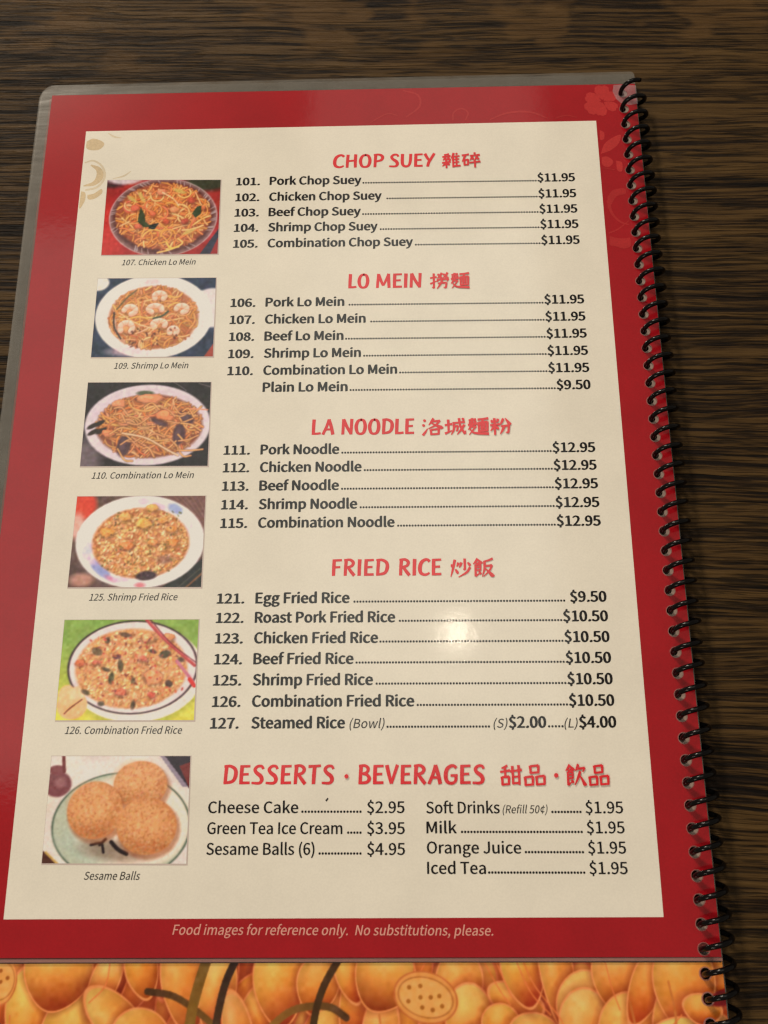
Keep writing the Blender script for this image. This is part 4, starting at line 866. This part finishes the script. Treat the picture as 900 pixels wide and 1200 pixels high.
# sheet: x from -211.3 to 4.9; rows start just above the front page's foot, which overlaps them
lq = [(-209.5, -287.6), (4.9, -287.6), (4.9, -350.5), (-211.3, -350.5)]
o = None
LP = lotus()
# the print stops short of the binding holes on its right; a strip with punched openings carries on to the edge
L = LP.linear(.90); hh, ww = L.shape[:2]
def lotus_sheet():
    xs = np.linspace(-209.9, 5.02, ww); ys = np.linspace(-288.4, -350.2, hh)
    keep = np.ones((hh - 1, ww - 1), bool)
    cx, cy = (xs[:-1] + xs[1:]) / 2, (ys[:-1] + ys[1:]) / 2
    for hx, hy in holes:
        if hy < -284:
            keep &= ~(((cx[None, :] - hx) ** 2 + (cy[:, None] - hy) ** 2) < HR ** 2)
    idx = np.arange(hh * ww).reshape(hh, ww)
    F = np.stack([idx[1:, :-1], idx[1:, 1:], idx[:-1, 1:], idx[:-1, :-1]], -1)[keep]
    co = np.zeros((hh, ww, 3)); co[..., 0] = xs[None, :] * MM; co[..., 1] = ys[:, None] * MM; co[..., 2] = -.77 * MM
    me = bpy.data.meshes.new('lotus_print'); me.vertices.add(hh * ww); me.vertices.foreach_set('co', co.reshape(-1))
    me.loops.add(F.size); me.loops.foreach_set('vertex_index', F.reshape(-1).astype(np.int32))
    me.polygons.add(len(F)); me.polygons.foreach_set('loop_start', np.arange(0, F.size, 4, dtype=np.int32))
    me.update(calc_edges=True); me.validate()
    at = me.color_attributes.new('Col', 'FLOAT_COLOR', 'POINT')
    at.data.foreach_set('color', np.concatenate([L, np.ones((hh, ww, 1))], -1).reshape(-1).astype(np.float32))
    return link('lotus_print', me, M_photo, back)
lotus_sheet()['label'] = 'golden lotus petals with olive scrolls and seed pods'
for x, y in holes:
    if y < -286: sheet_poly([circ(x, y, HR + .26, 20), circ(x, y, HR - .1, 20)], -.70, .08, 'hole_rim', M_rim, back)

flat('foot_shade_strip', [[(-211.5, -288.6), (4.9, -288.6), (4.9, -289.3), (-80, -289.15), (-211.5, -289.2)]], -.755, M_foot_shade, back, False)  # shadow of the front page's foot, painted as a dark strip
# --------------------------------------------------------- coil binding
def coil():
    cx, cz, r, wr = 3.5, .75, 4.1, .80
    bm = bmesh.new(); NS, per = 10, 26; rings = []
    n = len(holes) - 1
    t = -0.25
    steps = int((n + .5) * per)
    rr = random.Random(3); wob = [rr.uniform(-.16, .16) for _ in range(80)]
    for k in range(steps + 1):
        u = -0.35 + k / per                     # turns from the first hole, running down the spine
        i = u; i0 = int(math.floor(max(0, min(n - 1, i)))); f = i - i0
        yc = holes[i0][1] * (1 - f) + holes[i0 + 1][1] * f
        th = -2 * math.pi * u                   # leftmost point at every whole turn
        wi = int(u + 5); wf = (u + 5) - wi; jit = (wob[wi] * (1 - wf) + wob[wi + 1] * wf) + .10 * math.sin(u * 2.3) + .07 * math.sin(u * 5.1)
        c = Vector((cx - r * math.cos(th) + jit, yc, cz + r * math.sin(th) * 1.0))
        tan = Vector((r * math.sin(th) * -2 * math.pi, -6.35, r * math.cos(th) * -2 * math.pi)).normalized()
        a = Vector((math.cos(th), 0, -math.sin(th))); a = (a - tan * a.dot(tan)).normalized(); b = tan.cross(a)
        rings.append([bm.verts.new((c + (a * math.cos(q) + b * math.sin(q)) * wr) * MM) for q in [2 * math.pi * j / NS for j in range(NS)]])
    for A, B in zip(rings[:-1], rings[1:]):
        for j in range(NS): bm.faces.new((A[j], A[(j + 1) % NS], B[(j + 1) % NS], B[j]))
    bm.faces.new(rings[0]); bm.faces.new(rings[-1][::-1])
    bmesh.ops.recalc_face_normals(bm, faces=bm.faces)
    for f_ in bm.faces: f_.smooth = True
    me = bpy.data.meshes.new('binding_coil'); bm.to_mesh(me); bm.free()
    return link('binding_coil', me, M_coil, menu)
coil()
